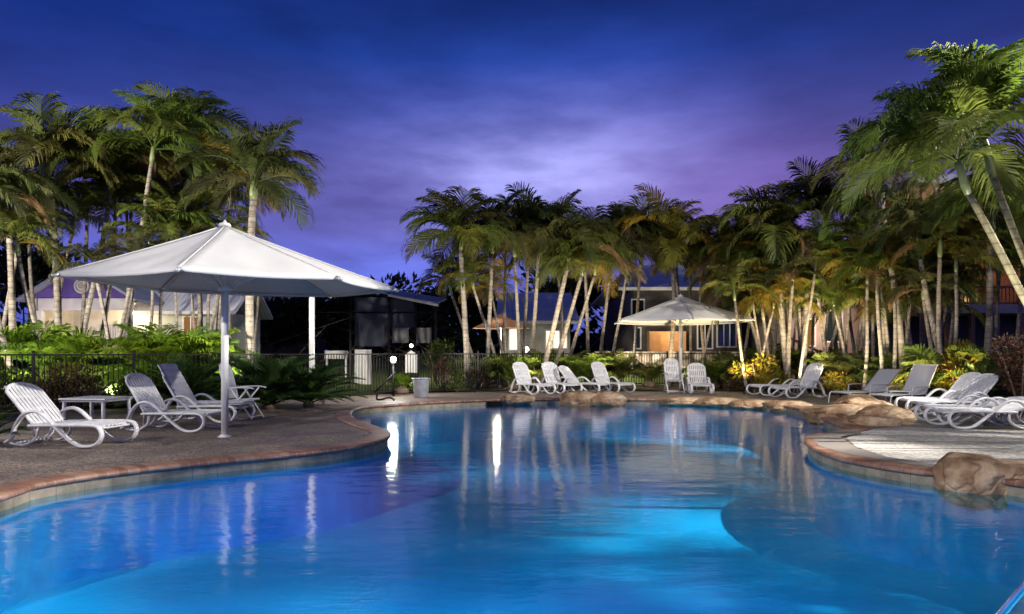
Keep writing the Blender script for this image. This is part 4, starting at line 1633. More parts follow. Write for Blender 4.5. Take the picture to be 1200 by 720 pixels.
# big bright palms at the frame edge
palm('big bright palm with the highest feathery crown against the dark sky', (X(1288, 10.8), 10.8, 0), P3(1162, 205, 10.8), .066, 1.95, 10, 'green', 501, 'big bright leaning palms', shaft=0.75, bow=-0.15, cane=True, wind=(0.55, 3.3), old=0)
palm('big bright palm with the lower crown and the pale leaning trunk', (X(1298, 10.2), 10.2, 0), P3(1130, 226, 10.4), .064, 1.85, 10, 'green', 502, 'big bright leaning palms', shaft=0.65, bow=-0.1, cane=True, wind=(0.5, 3.3), old=0)
palm('green palm half cut by the frame behind the bright crowns', (X(1330, 12.5), 12.5, 0), P3(1205, 260, 12.5), .066, 2.0, 9, 'green', 503, 'big bright leaning palms', shaft=0.6, cane=True, old=0)
spotlight((X(1215, 9.6), 9.6, 0.02), P3(1130, 130, 10.6), 600, (1.0, 0.97, 0.82), 'bright spotlight below the big leaning palms', 80)


# ------------------------------------------------------------------ cycads, fern clumps, shrubs
def clump(name, label, cat, loc, n, flen, tone, seed, meshes, group=None, spread=0.15, stem_h=0.2):
    r = random.Random(seed)
    t = thing(name, label, cat, loc, 0, group)
    s = MB()
    s.lathe([(0.0, 0.0), (spread * 0.9 + 0.05, 0.0), (spread * 0.8 + 0.05, stem_h * 0.6), (0.06, stem_h), (0, stem_h)], 10)
    obj('stem', s, M['stem'], t, True)
    for k in range(n):
        f = (k + 0.5) / n
        me = meshes[min(int(f * len(meshes)), len(meshes) - 1)]
        az = k * 2.39996 + r.uniform(-0.3, 0.3)
        p = Vector((math.cos(az), math.sin(az), 0)) * spread * f + Vector((0, 0, stem_h * 0.8))
        fo = link('frond', me, t, p, (r.uniform(-0.25, 0.25), r.uniform(-0.1, 0.1), az), flen * r.uniform(0.8, 1.15))
        set_col(fo, tone, r)
    return t


cy_g = 'dark cycads along the fence'
clump('cycad', 'dark spiky cycad beside the cushioned lounger', 'cycad', (X(222, 16.0), 16.0, 0), 46, 1.6, 'cycad', 1, FC, cy_g, 0.12, 0.16)
clump('cycad', 'dark cycad behind the side on armchair', 'cycad', (X(315, 16.8), 16.8, 0), 46, 1.7, 'cycad', 2, FC, cy_g, 0.12, 0.16)
clump('cycad', 'dark cycad at the open end of the row by the pale post', 'cycad', (X(362, 17.4), 17.4, 0), 44, 1.45, 'cycad', 3, FC, cy_g, 0.12, 0.16)
clump('cycad', 'dark plant at the frame edge beside the first lounger', 'cycad', (X(-22, 10.2), 10.3, 0), 30, 0.62, 'cycad', 4, FC, cy_g, 0.10, 0.15)
fl = FR['up'] + FR['mid'][:1]
ferns = [(18, 18.6, 2.0, 'lime fern clump nearest the frame edge behind the fence'), (62, 19.2, 2.1, 'lime fern clump below the white ringed trunk'), (80, 18.0, 1.6, 'lime fern clump beside the lattice'),
         (196, 18.4, 2.1, 'lime fern clump below the umbrella canopy next to the lattice'), (222, 19.0, 2.0, 'lime fern clump behind the umbrella pole'), (-20, 18, 2.1, 'lime fern clump cut by the frame edge')]
for i, (px, Y, fl_, lb) in enumerate(ferns):
    clump('fern_clump', lb, 'fern', (X(px, Y), Y, 0.03), 30, fl_ * 0.95, 'lime', 30 + i, fl, 'lime green fern clumps', 0.35, 0.35)
for i, (px, Y, fl_, tone, lb) in enumerate([(575, 26.2, 1.2, 'green', 'green fern under the lone tall palm'), (604, 25.6, 1.3, 'green', 'green fern behind the bin end lounger'), (690, 26.3, 1.35, 'green', 'green fern behind the third lounger'),
                                             (722, 27.0, 1.3, 'olive', 'olive fern beside the lit lawn'), (838, 26.0, 1.0, 'green', 'pale green fern beside the small umbrella'), (1165, 17.2, 1.5, 'green', 'green fern beside the red leaved hedge'),
                                             (1030, 22.2, 1.3, 'dark', 'dark fern behind the sling loungers'), (985, 23.4, 1.3, 'olive', 'olive fern behind the gap between loungers'),
                                             (870, 27.0, 1.4, 'green', 'green fern past the small umbrella edge'), (900, 26.4, 1.5, 'green', 'green fern between the two thick pale trunks and the fence'),
                                             (948, 25.4, 1.5, 'green', 'green fern behind the golden shrub of the raised lounger'), (1002, 24.6, 1.5, 'green', 'green fern among the slender trunks'),
                                             (1060, 21.6, 1.4, 'green', 'green fern among the trunks behind the steep sling back'), (1110, 19.4, 1.5, 'green', 'green fern below the lit balcony'),
                                             (640, 27.4, 1.3, 'green', 'green fern at the foot of the strongly leaning trunk'), (668, 27.8, 1.3, 'green', 'green fern behind the second lounger'),
                                             (545, 27.0, 1.1, 'green', 'green fern behind the lone tall palm'), (760, 27.0, 0.9, 'olive', 'olive fern by the lawn corner'),
                                             (300, 20.4, 1.1, 'lime', 'small lime fern beyond the fence by the thick trunk'), (470, 22.9, 0.5, 'lime', 'small bright fern beside the grey bin')]):
    clump('fern_clump', lb, 'fern', (X(px, Y), Y, 0.03), 20, fl_, tone, 60 + i, fl, 'ferns in the far garden bed', 0.25, 0.25)


def leafbush(name, label, loc, size, n, cols, leaf, seed, group=None, clumps=9):
    r = random.Random(seed)
    t = thing(name, label, 'shrub', loc, 0, group)
    st = MB()
    for k in range(6):
        a = k * 1.05
        e = Vector((math.cos(a) * size[0] * 0.4, math.sin(a) * size[1] * 0.4, size[2] * 0.75))
        st.tube([(0, 0, -0.02), e * 0.5 + Vector((0, 0, 0.08)), e], [0.022, 0.016, 0.007], 6)
    obj('stem', st, M['stem'], t, True)
    cs = []
    for k in range(clumps):
        v = Vector((r.gauss(0, 1), r.gauss(0, 1), r.gauss(0, 1))).normalized() * r.uniform(0.3, 0.85)
        cs.append(Vector((v.x * size[0] / 2, v.y * size[1] / 2, size[2] * (0.52 + v.z * 0.45))))
    for ci, c in enumerate(cols):
        mb = MB()
        for k in range(n // len(cols)):
            cc = r.choice(cs)
            d = Vector((r.gauss(0, 1), r.gauss(0, 1), r.gauss(0, 1))).normalized()
            p = cc + Vector((d.x * size[0], d.y * size[1], d.z * size[2] * 0.8)) * 0.24 * r.uniform(0.5, 1.05)
            if p.z < 0.03:
                p.z = 0.03 + r.random() * 0.1
            o_ = (d + Vector((r.gauss(0, .5), r.gauss(0, .5), r.gauss(0.3, .5)))).normalized()
            L = leaf * r.uniform(0.6, 1.3)
            sd = o_.orthogonal()
            sd.rotate(Matrix.Rotation(r.uniform(0, 6.28), 3, o_))
            sd.normalize()
            up = o_.cross(sd)
            mb.add([p, p + o_ * L * 0.5 + sd * L * 0.2, p + o_ * L - up * L * 0.15, p + o_ * L * 0.5 - sd * L * 0.2], [(0, 1, 2, 3)])
        fo = obj('foliage', mb, M['leaf'], t)
        fo.color = (*c, 1)
    return t


YEL = [(0.25, 0.20, 0.014), (0.13, 0.16, 0.016), (0.22, 0.13, 0.02)]
RED = [(0.10, 0.045, 0.035), (0.055, 0.045, 0.022), (0.14, 0.06, 0.04)]
GRN = [(0.05, 0.085, 0.016), (0.085, 0.11, 0.02), (0.03, 0.05, 0.014)]
BRN = [(0.085, 0.040, 0.022), (0.05, 0.05, 0.02), (0.11, 0.055, 0.02)]
for i, (nm, px, Y, sz, n, c, lf, lb) in enumerate([
    ('croton_shrub', 887, 23.6, (1.5, 1.2, 1.35), 1500, YEL, .16, 'yellow leaved shrub beside the flat white lounger'),
    ('croton_shrub', 905, 22.9, (1.0, 0.8, 0.7), 700, YEL, .15, 'low yellow shrub at the tall palm foot'),
    ('croton_shrub', 862, 24.4, (0.9, 0.8, 0.45), 500, BRN, .13, 'low brownish shrub beside the small umbrella'),
    ('croton_shrub', 1128, 17.4, (1.3, 1.0, 1.75), 1600, YEL, .18, 'tall yellow and green shrub behind the steep sling lounger'),
    ('croton_shrub', 1098, 18.0, (0.9, 0.8, 1.2), 900, YEL, .16, 'yellow shrub just behind the steep tilted sling back'),
    ('croton_shrub', 975, 22.6, (1.0, 0.8, 0.75), 700, YEL, .14, 'golden shrub behind the raised white lounger'),
    ('croton_shrub', 1052, 20.4, (1.0, 0.8, 0.95), 800, YEL, .15, 'golden shrub behind the lower sling lounger'),
    ('leafy_shrub', 1152, 16.4, (1.2, 1.0, 1.2), 1100, GRN, .15, 'green shrub behind the paired white loungers'),
    ('round_hedge', 1197, 14.6, (1.15, 1.1, 1.85), 3000, RED, .09, 'tall rounded red leaved hedge behind the paired loungers'),
    ('leafy_shrub', 560, 25.4, (0.9, 0.8, 0.8), 700, BRN, .13, 'reddish shrub beside the lone tall palm'),
    ('leafy_shrub', 520, 24.2, (0.7, 0.6, 1.1), 500, RED, .10, 'upright reddish shrub behind the grey bin'),
    ('leafy_shrub', 536, 23.9, (0.8, 0.6, 0.5), 400, GRN, .11, 'low green shrub between bin and lone palm'),
    ('leafy_shrub', 512, 28.6, (1.6, 1.2, 2.0), 1300, GRN, .14, 'rounded bushy shrub before the shade screen'),
    ('leafy_shrub', 480, 24.6, (0.9, 0.8, 0.7), 600, GRN, .12, 'dark shrub behind the garden floodlight'),
    ('leafy_shrub', 735, 31.6, (1.6, 0.8, 1.0), 900, BRN, .13, 'brownish shrub in front of the stone wall'),
    ('leafy_shrub', 845, 27.0, (1.0, 0.8, 1.2), 900, GRN, .13, 'green shrub between small umbrella and golden shrub'),
    ('leafy_shrub', 706, 25.6, (0.8, 0.6, 0.8), 600, GRN, .12, 'green shrub behind the lowest reclined lounger'),
    ('leafy_shrub', 1010, 23.0, (1.2, 0.9, 0.6), 700, BRN, .12, 'low dark shrub among the slender trunks'),
    ('leafy_shrub', 70, 16.4, (2.2, 0.9, 1.2), 1500, BRN, .12, 'reddish brown shrub pressed against the fence below the lime ferns'),
    ('leafy_shrub', 12, 16.2, (1.6, 0.9, 1.1), 1000, GRN, .12, 'green shrub pressed against the fence at the frame edge'),
    ('leafy_shrub', 150, 17.6, (1.6, 0.8, 0.9), 900, GRN, .12, 'green shrub against the fence below the lattice'),
    ('leafy_shrub', 255, 19.6, (1.3, 0.8, 1.2), 900, GRN, .12, 'green shrub against the fence behind the umbrella pole'),
]):
    leafbush(nm, lb, (X(px, Y), Y, 0.03), sz, n, c, lf, 700 + i, 'garden shrubs')


# distant broad-leaved trees
def tree(label, px, Y, h, wd, n, seed, cols):
    t = leafbush('broadleaf_tree', label, (X(px, Y), Y, 0.0), (wd, wd * 0.8, h * 0.62), n, cols, 0.55, seed, 'dark trees beyond the houses', 16)
    t['category'] = 'tree'
    for ch in t.children:
        if ch.name.startswith('foliage'):
            ch.name = 'crown'
            ch.location.z = h * 0.30
        else:
            ch.name = 'trunk'
            ch.scale = (4, 4, 1.0 + 0.2)
    return t


DKT = [(0.022, 0.032, 0.012), (0.035, 0.045, 0.016)]
for i, (px, Y, h, wd, n, lb) in enumerate([(440, 48, 7.2, 6.5, 2200, 'dark rounded tree above the shade screen'), (492, 52, 7.4, 7, 2200, 'dark broad tree behind the shade screen end'), (385, 46, 6.2, 6.5, 2200, 'dark tree behind the pale lamp post'),
                                          (330, 42, 5.2, 5.5, 1800, 'dark low tree between thick palm and pale post'), (760, 48, 8.0, 7, 2200, 'dark tree behind the two storey house'), (860, 44, 9.0, 8, 2600, 'dark tree behind the small umbrella and house'),
                                          (950, 38, 8.0, 7, 2600, 'dark tree behind the slender palms'), (1040, 33, 8.0, 6.5, 2600, 'dark tree behind the brownish palm'), (540, 44, 6.5, 6, 2000, 'dark tree behind the lone palm'),
                                          (665, 50, 8.4, 7, 2400, 'dark tree behind the pale blue roof'), (30, 36, 8.5, 7.5, 2600, 'dark tree behind the purple gable'), (215, 40, 7.0, 7, 2400, 'dark tree behind the lilac roof'), (1190, 36, 9.5, 8, 2600, 'dark tree behind the lit balcony')]):
    tree(lb, px, Y, h, wd, n, 900 + i, DKT)

tl = MB()
rt = random.Random(77)
for k in range(9000):
    a = R(rt.uniform(38, 142))
    d0 = rt.uniform(58, 66)
    hgt = 3.4 + 1.3 * mnoise.noise(Vector((a * 9, 0, 3))) + 0.8 * mnoise.noise(Vector((a * 31, 2, 3)))
    p = Vector((math.cos(a) * d0, math.sin(a) * d0, rt.uniform(0, 1) ** 0.8 * hgt))
    o_ = Vector((rt.gauss(0, 1), rt.gauss(0, 1), rt.gauss(0, 1))).normalized()
    sd = o_.orthogonal().normalized()
    L = rt.uniform(0.7, 1.6)
    tl.add([p, p + o_ * L * 0.5 + sd * L * 0.28, p + o_ * L, p + o_ * L * 0.5 - sd * L * 0.28], [(0, 1, 2, 3)])
o = obj('far_woods', tl, M['leaf'])
o.color = (0.022, 0.032, 0.014, 1)
tag(o, 'dark line of far woods along the horizon', kind='stuff')

# ------------------------------------------------------------------ buildings
# purple gabled building
Y = 30.0
b = thing('gabled_building', 'purple gabled building with round emblem and lit veranda', 'building', (0, 0, 0))
xl, xr = X(34, Y), X(156, Y)
ze, zp = Z(350, Y), Z(312, Y)
xm = (xl + xr) / 2
m = MB()
m.add([(xl, Y, ze), (xr, Y, ze), (xm, Y, zp), (xl, Y + 0.2, ze), (xr, Y + 0.2, ze), (xm, Y + 0.2, zp)], [(0, 1, 2), (5, 4, 3), (0, 3, 4, 1), (1, 4, 5, 2), (2, 5, 3, 0)])
obj('gable', m, M['purple'], b)
m = MB()
for s, xa in ((-1, xl), (1, xr)):
    e = Vector((xa + s * 0.3, 0, ze - 0.16))
    p = Vector((xm, 0, zp + 0.03))
    m.add([(e.x, Y - 0.4, e.z), (p.x, Y - 0.4, p.z), (p.x, Y + 9, p.z), (e.x, Y + 9, e.z), (e.x, Y - 0.4, e.z + 0.12), (p.x, Y - 0.4, p.z + 0.12), (p.x, Y + 9, p.z + 0.12), (e.x, Y + 9, e.z + 0.12)],
          [(0, 1, 2, 3), (4, 7, 6, 5), (0, 4, 5, 1), (3, 2, 6, 7), (0, 3, 7, 4)])
obj('roof', m, M['roof_dark'], b)
m = MB()
m.box(xl + 0.45, xr - 0.1, Y - 0.06, Y + 0.25, Z(364, Y), ze)
obj('fascia', m, M['whitewall'], b)
m = MB()
m.box(xl + 0.3, xr, Y + 2.6, Y + 2.8, 0, ze)
m.box(xl + 0.1, xl + 0.3, Y, Y + 2.8, 0, ze)
obj('wall', m, M['whitewall'], b)
for px in (46, 150):
    m = MB()
    m.box(X(px, Y) - 0.11, X(px, Y) + 0.11, Y - 0.04, Y + 0.2, 0, Z(364, Y))
    obj('column', m, M['whitewall'], b)
# round emblem: pale disc, ring and small swirl
ex, ez = X(96, Y), Z(335.5, Y)
em = MB()
em.tube([(ex, Y - 0.05, ez), (ex, Y - 0.001, ez)], 0.33, 32)
e0 = obj('emblem', em, M['whitewall'], b)
em = MB()
em.tube([(ex + 0.23 * math.cos(2 * PI * k / 36), Y - 0.055, ez + 0.23 * math.sin(2 * PI * k / 36)) for k in range(36)], 0.02, 6, closed=True)
obj('ring', em, M['pinkwall'], e0)
em = MB()
em.tube([(ex + 0.15 * (1 - k / 30) * math.cos(k * 0.35), Y - 0.055, ez + 0.15 * (1 - k / 30) * math.sin(k * 0.35)) for k in range(30)], 0.018, 6)
obj('swirl', em, M['pinkwall'], e0)
lamp('veranda_lamp', 'POINT', (X(130, Y), Y + 1.3, 2.9), 240, (1.0, 0.75, 0.42), b, None, radius=0.12)
lamp('gable_lamp', 'POINT', (X(70, Y), Y - 2.2, 2.2), 210, (1.0, 0.82, 0.78), b, None, radius=0.12)
la = MB()
lx0, lx1, lz0, lz1 = X(117, 29.4), X(153, 29.4), 0.2, Z(381, 29.4)
n = 13
for k in range(n):
    x = lx0 + (lx1 - lx0) * k / (n - 1)
    la.box(x - 0.025, x + 0.025, 29.39, 29.41, lz0, lz1)
for k in range(18):
    z = lz0 + (lz1 - lz0) * k / 17
    la.box(lx0, lx1, 29.412, 29.43, z - 0.025, z + 0.025)
o = obj('lattice_screen', la, M['whitewall'])
tag(o, 'white square lattice screen below the lit veranda', 'lattice')


def house(name, label, x0, x1, y0, y1, zw, zr, wall, roof, over=0.5, gable=False):
    """walls and a roof rising to the back (skillion) or a ridge along x"""
    h = thing(name, label, 'building', (0, 0, 0))
    m = MB()
    m.box(x0, x1, y0, y1, -0.1, zw)
    obj('wall', m, wall, h)
    r_ = MB()
    ym = (y0 + y1) / 2
    th = 0.14
    A = [(x0 - over, y0 - over, zw - 0.1), (x1 + over, y0 - over, zw - 0.1), (x1 + over - (1.6 if gable else 0), ym, zr), (x0 - over + (1.6 if gable else 0), ym, zr), (x1 + over, y1 + over, zw - 0.1), (x0 - over, y1 + over, zw - 0.1)]
    A2 = [(a[0], a[1], a[2] + th) for a in A]
    r_.add(A + A2, [(0, 1, 2, 3), (3, 2, 4, 5), (6, 9, 8, 7), (9, 11, 10, 8), (0, 6, 7, 1), (1, 7, 8, 2), (2, 8, 10, 4), (4, 10, 11, 5), (5, 11, 9, 3), (3, 9, 6, 0)])
    obj('roof', r_, roof, h)
    g = MB()
    g.box(x0 - over - 0.02, x1 + over + 0.02, y0 - over - 0.12, y0 - over - 0.004, zw - 0.08, zw + 0.06)
    obj('gutter', g, M['whitewall'], h)
    return h


def window(h, x0, x1, z0, z1, y, glass=None, mull=1):
    f = MB()
    t_ = 0.07
    f.box(x0 - t_, x0, y - 0.06, y + 0.02, z0 - t_, z1 + t_)
    f.box(x1, x1 + t_, y - 0.06, y + 0.02, z0 - t_, z1 + t_)
    f.box(x0, x1, y - 0.06, y + 0.02, z1, z1 + t_)
    f.box(x0, x1, y - 0.06, y + 0.02, z0 - t_, z0)
    for k in range(1, mull + 1):
        x = x0 + (x1 - x0) * k / (mull + 1)
        f.box(x - 0.025, x + 0.025, y - 0.055, y + 0.015, z0, z1)
    w = obj('window', f, M['whitewall'], h)
    g = MB()
    g.box(x0, x1, y - 0.012, y - 0.004, z0, z1)
    obj('pane', g, glass or M['glass'], w)
    return w


h = house('long_house', 'long low house with lilac metal roof behind the lime ferns', X(170, 32), X(268, 32), 32, 36, Z(367, 32), Z(333, 34), M['palewall'], M['roof'])
window(h, X(216, 32), X(232, 32), Z(398, 32), Z(372, 32), 32, M['warm_dim'], 1)
h = house('far_house', 'far house with blue roof glimpsed beyond the umbrella pole', X(262, 44), X(322, 44), 44, 56, Z(366, 44), Z(322, 50), M['brownwall'], M['roof_dark'])
window(h, X(300, 44), X(312, 44), Z(405, 44), Z(380, 44), 44, M['glass'], 1)

# shade screen structure beyond the fence
Y = 31.0
s = thing('shade_shelter', 'dark shade cloth shelter with black posts beyond the fence', 'shelter', (0, 0, 0))
m = MB()
m.box(X(414, Y), X(455, Y), Y + 0.3, Y + 0.34, Z(406, Y), Z(348, Y))
obj('screen', m, M['dark_screen'], s)
m = MB()
m.box(X(456, Y), X(486, Y), Y + 0.34, Y + 0.38, Z(384, Y), Z(350, Y))
obj('screen', m, M['dark_screen'], s)
for px0, px1 in ((458, 477), (485, 504)):
    m = MB()
    m.box(X(px0, Y), X(px1, Y), Y + 0.4, Y + 0.46, Z(402, Y), Z(384, Y))
    obj('panel', m, mat_noise('grey_board', (0.20, 0.19, 0.17), (0.27, 0.26, 0.24), 3, 0.8), s)
for px, top in ((410, 345), (455, 343), (486, 349), (510, 355)):
    m = MB()
    m.box(X(px, Y) - 0.05, X(px, Y) + 0.05, Y + 0.1, Y + 0.2, 0, Z(top, Y))
    obj('post', m, M['black'], s)
m = MB()
m.tube([(X(372, Y), Y + 0.15, Z(366, Y)), (X(512, Y), Y + 0.15, Z(366, Y))], 0.03, 8)
obj('rail', m, M['black'], s)
m = MB()
m.tube([W(455, 346, Y), W(514, 358, Y)], 0.06, 8)
obj('roof_edge', m, M['whitewall'], s)
m = MB()
m.add([W(440, 343, Y), W(514, 356, Y), W(514, 356, Y) + Vector((0, 4, 0.5)), W(440, 343, Y) + Vector((0, 4, 0.5)), W(440, 342, Y), W(514, 355, Y), W(514, 355, Y) + Vector((0, 4, 0.5)), W(440, 342, Y) + Vector((0, 4, 0.5))],
      [(0, 1, 2, 3), (7, 6, 5, 4), (0, 4, 5, 1), (1, 5, 6, 2), (2, 6, 7, 3), (3, 7, 4, 0)])
obj('roof', m, M['roof_dark'], s)

m = MB()
n = 14
x0, x1 = X(416, 28.6), X(435, 28.6)
for k in range(n):
    a, c = x0 + (x1 - x0) * k / n, x0 + (x1 - x0) * (k + 0.72) / n
    m.box(a, c, 28.56, 28.60, 0.1, Z(411, 28.6))
m.box(x0, x1, 28.602, 28.66, 0.06, Z(410, 28.6))
tag(obj('ribbed_panel', m, M['whitewall']), 'white ribbed panel below the dark shade cloth', 'panel')
mb_ = thing('meter_box', 'pale utility box with a peaked top beside the garden light', 'utility box', (X(482, 26.0), 26.0, 0))
m = MB()
m.box(-0.21, 0.21, -0.12, 0.12, 0.62, 1.32)
m.add([(-0.21, -0.12, 1.32), (0.21, -0.12, 1.32), (0, -0.12, 1.46), (-0.21, 0.12, 1.32), (0.21, 0.12, 1.32), (0, 0.12, 1.46)], [(0, 1, 2), (5, 4, 3), (1, 4, 5, 2), (2, 5, 3, 0)])
obj('body', m, M['whitewall'], mb_)
m = MB()
m.tube([(0, 0, 0), (0, 0, 0.61)], 0.05, 10)
obj('post', m, M['black'], mb_, True)
m = MB()
m.lathe([(0, 1.58), (0.05, 1.60), (0.07, 1.65), (0.05, 1.70), (0, 1.72)], 14)
obj('bulb', m, M['bulb_warm'], mb_, True)
m = MB()
m.tube([(0, 0.10, 1.30), (0, 0.10, 1.60), (0, 0.03, 1.62)], 0.015, 6)
obj('bracket', m, M['black'], mb_)
m = MB()
m.box(X(380, 33), X(406, 33), 33, 33.4, Z(421, 33), Z(411, 33))
for q in (382, 404):
    m.box(X(q, 33) - 0.04, X(q, 33) + 0.04, 33.1, 33.3, 0.0, Z(421, 33))
tag(obj('white_bench', m, M['whitewall'], bevel=0.03), 'low white bench beyond the fence behind the pale post', 'bench')

# patio umbrella with the lamp, and the house behind it
Y = 33.0
pu = thing('patio_umbrella', 'warm lit patio umbrella glowing over a bright lamp', 'umbrella', (X(587, Y), Y, 0))
m = MB()
zt, z0 = Z(367, Y), Z(385, Y)
rp = 1.38
apex = (0, 0, zt)
ring = [(rp * math.cos(PI / 4 * k), rp * math.sin(PI / 4 * k), z0) for k in range(8)]
m.add([apex] + ring, [(0, 1 + k, 1 + (k + 1) % 8) for k in range(8)])
c = obj('canopy', m, make_canvas('cream_canvas', (0.62, 0.46, 0.36), (0.72, 0.55, 0.44), 0.45), pu)
c.modifiers.new('thickness', 'SOLIDIFY').thickness = 0.01
m = MB()
m.tube([(0, 0, 0), (0, 0, zt)], 0.03, 10)
obj('pole', m, M['pole'], pu, True)
m = MB()
m.lathe([(0, -0.12), (0.09, -0.09), (0.13, 0), (0.09, 0.09), (0, 0.12)], 16, (-0.16, -0.55, Z(381, Y)))
obj('bulb', m, M['bulb_warm'], pu, True)
lamp('lamp', 'POINT', (-0.16, -0.75, Z(380, Y) - 0.12), 650, (1.0, 0.80, 0.55), pu, None, radius=0.12)
h = house('pale_house', 'pale house with light blue metal roof behind the patio umbrella', X(592, 38), X(668, 38), 38, 48, Z(378, 38), Z(346, 43), M['palewall'], M['roof'])
window(h, X(597, 38), X(606, 38), Z(410, 38), Z(385, 38), 38, M['pale_glow'], 0)
window(h, X(640, 38), X(664, 38), Z(408, 38), Z(388, 38), 38, M['pale_glow'], 2)
gl2 = thing('globe_lamp', 'small glowing globe lamp in the ferns beyond the bin end lounger', 'garden light', (X(617, 31), 31, 0))
m = MB()
m.lathe([(0, -0.13), (0.09, -0.1), (0.13, 0), (0.09, 0.1), (0, 0.13)], 16, (0, 0, Z(410, 31)))
obj('globe', m, M['bulb_warm'], gl2, True)
m = MB()
m.tube([(0, 0, 0), (0, 0, Z(410, 31) - 0.12)], 0.03, 8)
obj('post', m, M['black'], gl2, True)
lamp('lamp', 'POINT', (0, -0.3, Z(410, 31)), 60, (1.0, 0.9, 0.7), gl2, None, radius=0.1)
m = MB()
m.box(X(612, 35.4), X(690, 35.4), 35.3, 35.4, 0, Z(420, 35.4))
tag(obj('garden_wall', m, M['whitewall']), 'low pale wall behind the leaning palm clump', 'wall')
m = MB()
m.box(X(548, 28.8), X(606, 28.8), 28.8, 29.0, 0, Z(440, 28.8))
tag(obj('garden_kerb', m, M['kerb']), 'pale kerb edging the bed near the lone tall palm', 'kerb')

# two storey house
Y = 36.0
h = house('two_storey_house', 'dark two storey house with white framed windows behind the small umbrella', X(742, Y), X(868, Y), Y, 47, Z(340, Y), Z(312, 41), M['brownwall'], M['roof'], 0.9, True)
window(h, X(737, Y) + 0.4, X(750, Y), Z(408, Y), Z(385, Y), Y, None, 0)
window(h, X(818, Y), X(834, Y), Z(408, Y), Z(376, Y), Y, None, 1)
window(h, X(841, Y), X(862, Y), Z(406, Y), Z(377, Y), Y, None, 2)
window(h, X(752, Y) - 0.5, X(754, Y), Z(370, Y), Z(352, Y), Y, None, 0)
m = MB()
m.box(X(758, Y), X(800, Y), Y - 0.7, Y - 0.1, Z(412, Y), Z(389, Y))
obj('entry_wall', m, M['orangewall'], h)
m = MB()
m.box(X(735, Y), X(868, Y), Y - 1.2, Y - 0.02, Z(374, Y), Z(372, Y))
obj('awning', m, M['whitewall'], h)
lamp('entry_lamp', 'POINT', (X(780, Y), Y - 1.5, 2.2), 55, (1.0, 0.66, 0.36), h, None, radius=0.1)
m = MB()
m.box(X(698, 33.7), X(872, 33.7), 33.7, 34.1, 0.3, Z(412, 33.7))
tag(obj('stone_wall', m, M['stone']), 'long wall of pale rough stone above the lit lawn', 'wall')
spotlight((X(745, 32.3), 32.3, 0.48), (X(745, 33.8), 33.8, 1.2), 150, NEUT, 'spotlight on the lawn washing the stone wall', 150)
lamp_b = thing('bollard_lamp', 'short black bollard lamp on the lit lawn behind the lounger row end', 'garden light', (X(712, 30.0), 30.0, 0.2), 0)
m = MB()
m.tube([(0, 0, 0), (0, 0, 0.8)], 0.05, 12)
obj('post', m, M['black'], lamp_b, True)
m = MB()
m.lathe([(0, 0.8), (0.05, 0.8), (0.05, 0.92), (0, 0.92)], 12)
obj('lens', m, M['lens'], lamp_b, True)
m = MB()
m.lathe([(0, 0.92), (0.09, 0.92), (0.07, 0.97), (0, 0.98)], 12)
obj('cap', m, M['black'], lamp_b, True)
lamp('lamp', 'POINT', (0, 0, 1.1), 190, (1.0, 0.93, 0.7), lamp_b, None, radius=0.06)
spotlight((X(800, 31.2), 31.2, 0.36), (X(790, 33.8), 33.8, 1.0), 110, NEUT, 'spotlight at the lawn edge behind the armchair', 150)

# pinkish block behind the slender palms, lit balcony on the right
h = house('pink_block', 'pinkish low block glimpsed between the slender palm trunks', X(925, 33), X(1012, 33), 33, 42, Z(322, 33), Z(300, 37), M['pinkwall'], M['roof_dark'])
window(h, X(944, 33), X(954, 33), Z(405, 33), Z(375, 33), 33, M['warm_dim'], 0)
window(h, X(968, 33), X(986, 33), Z(400, 33), Z(365, 33), 33, M['glass'], 1)
lamp('wall_lamp', 'POINT', (X(960, 33), 31.6, 2.6), 220, (1.0, 0.75, 0.6), h, None, radius=0.1)
Y = 25.0
h = thing('apartment_block', 'apartment block with warm lit timber balcony behind the bright trunks', 'building', (0, 0, 0))
x0, x1 = X(1075, Y), X(1330, Y)
m = MB()
m.box(x0, x1, Y + 2.2, Y + 2.4, 0, 7.5)
obj('wall', m, M['timber'], h)
m = MB()
m.box(x0, x1, Y, Y + 2.2, Z(367, Y), Z(357, Y))
obj('balcony_slab', m, M['kerb'], h)
m = MB()
m.box(x0 - 0.3, x1, Y - 0.5, Y + 2.6, 7.5, 7.8)
obj('roof', m, M['roof_dark'], h)
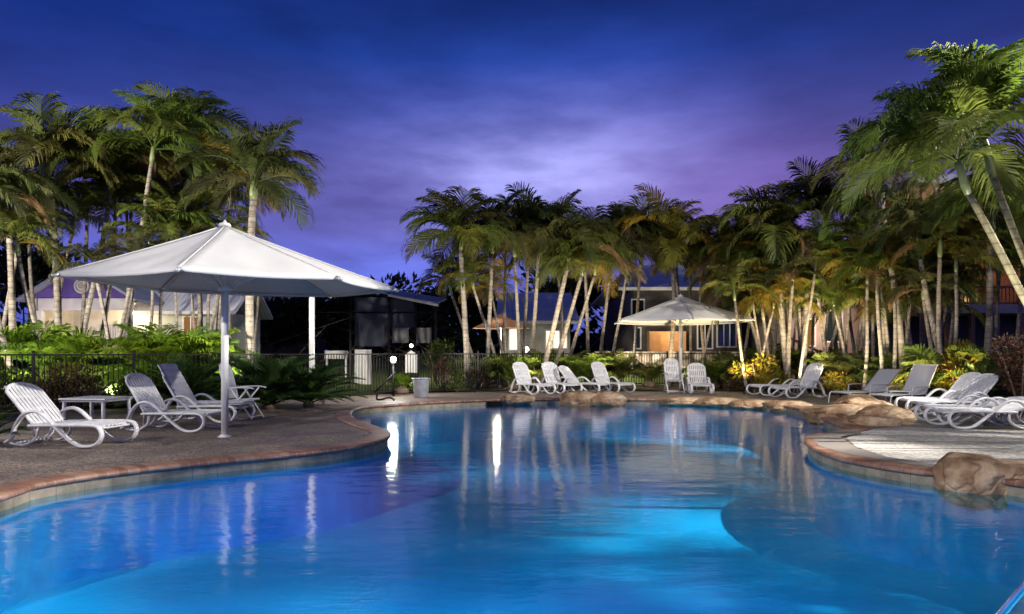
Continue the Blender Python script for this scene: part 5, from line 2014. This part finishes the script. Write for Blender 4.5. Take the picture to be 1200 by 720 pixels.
for px in (1083, 1112, 1141, 1170, 1199):
    m = MB()
    m.box(X(px, Y) - 0.07, X(px, Y) + 0.07, Y + 0.02, Y + 0.16, 0, 7.5)
    obj('post', m, M['timber'], h)
m = MB()
for zz in (Z(336, Y), Z(355, Y)):
    m.box(x0, x1, Y + 0.19, Y + 0.25, zz - 0.04, zz + 0.04)
k = x0
while k < x1:
    m.box(k, k + 0.04, Y + 0.20, Y + 0.24, Z(355, Y), Z(336, Y))
    k += 0.14
obj('balcony_grille', m, M['timber'], h)
for px0, px1 in ((1094, 1108), (1143, 1158), (1174, 1192)):
    f = window(h, X(px0, Y), X(px1, Y), Z(350, Y), Z(288, Y), Y + 2.2, M['warm_glow'], 1)
lamp('balcony_lamp', 'POINT', (X(1130, Y), Y + 1.1, 5.3), 90, (1.0, 0.55, 0.2), h, None, radius=0.1)
lamp('balcony_lamp', 'POINT', (X(1190, Y), Y + 1.1, 5.3), 90, (1.0, 0.55, 0.2), h, None, radius=0.1)
m = MB()
m.box(x0, x1, Y + 2.1, Y + 2.19, 0, Z(367, Y))
obj('lower_wall', m, M['brownwall'], h)

# under-water pool lamps on the walls
PLAMPS = []
for (tx, ty, en) in ((-5.2, 3.4, 150), (-3.2, 3.05, 170), (-0.9, 3.05, 190), (1.4, 3.05, 190), (3.2, 3.2, 90), (-6.0, 4.6, 110)):
    i = min(range(N), key=lambda k: (OUT[k] - Vector((tx, ty))).length)
    p, n_ = OUT[i], -NRM[i]
    t = thing('pool_lamp', 'round underwater lamp set in the pool wall', 'pool light', (p.x, p.y, -0.70), 0, 'underwater lamps in the pool wall')
    d = Vector((n_.x, n_.y, 0))
    m = MB()
    m.tube([d * -0.02, d * 0.012, d * 0.02], [0.13, 0.13, 0.11], 20)
    obj('rim', m, M['steel'], t, True)
    m = MB()
    m.tube([d * 0.021, d * 0.03], [0.105, 0.09], 20)
    obj('lens', m, M['pool_lens'], t, True)
    lamp('lamp', 'SPOT', tuple(d * 0.35), en * 3.1, (0.04, 0.27, 1.0), t, (p.x + d.x * 4, p.y + d.y * 4, -2.7), 92, 0.7, 0.12)
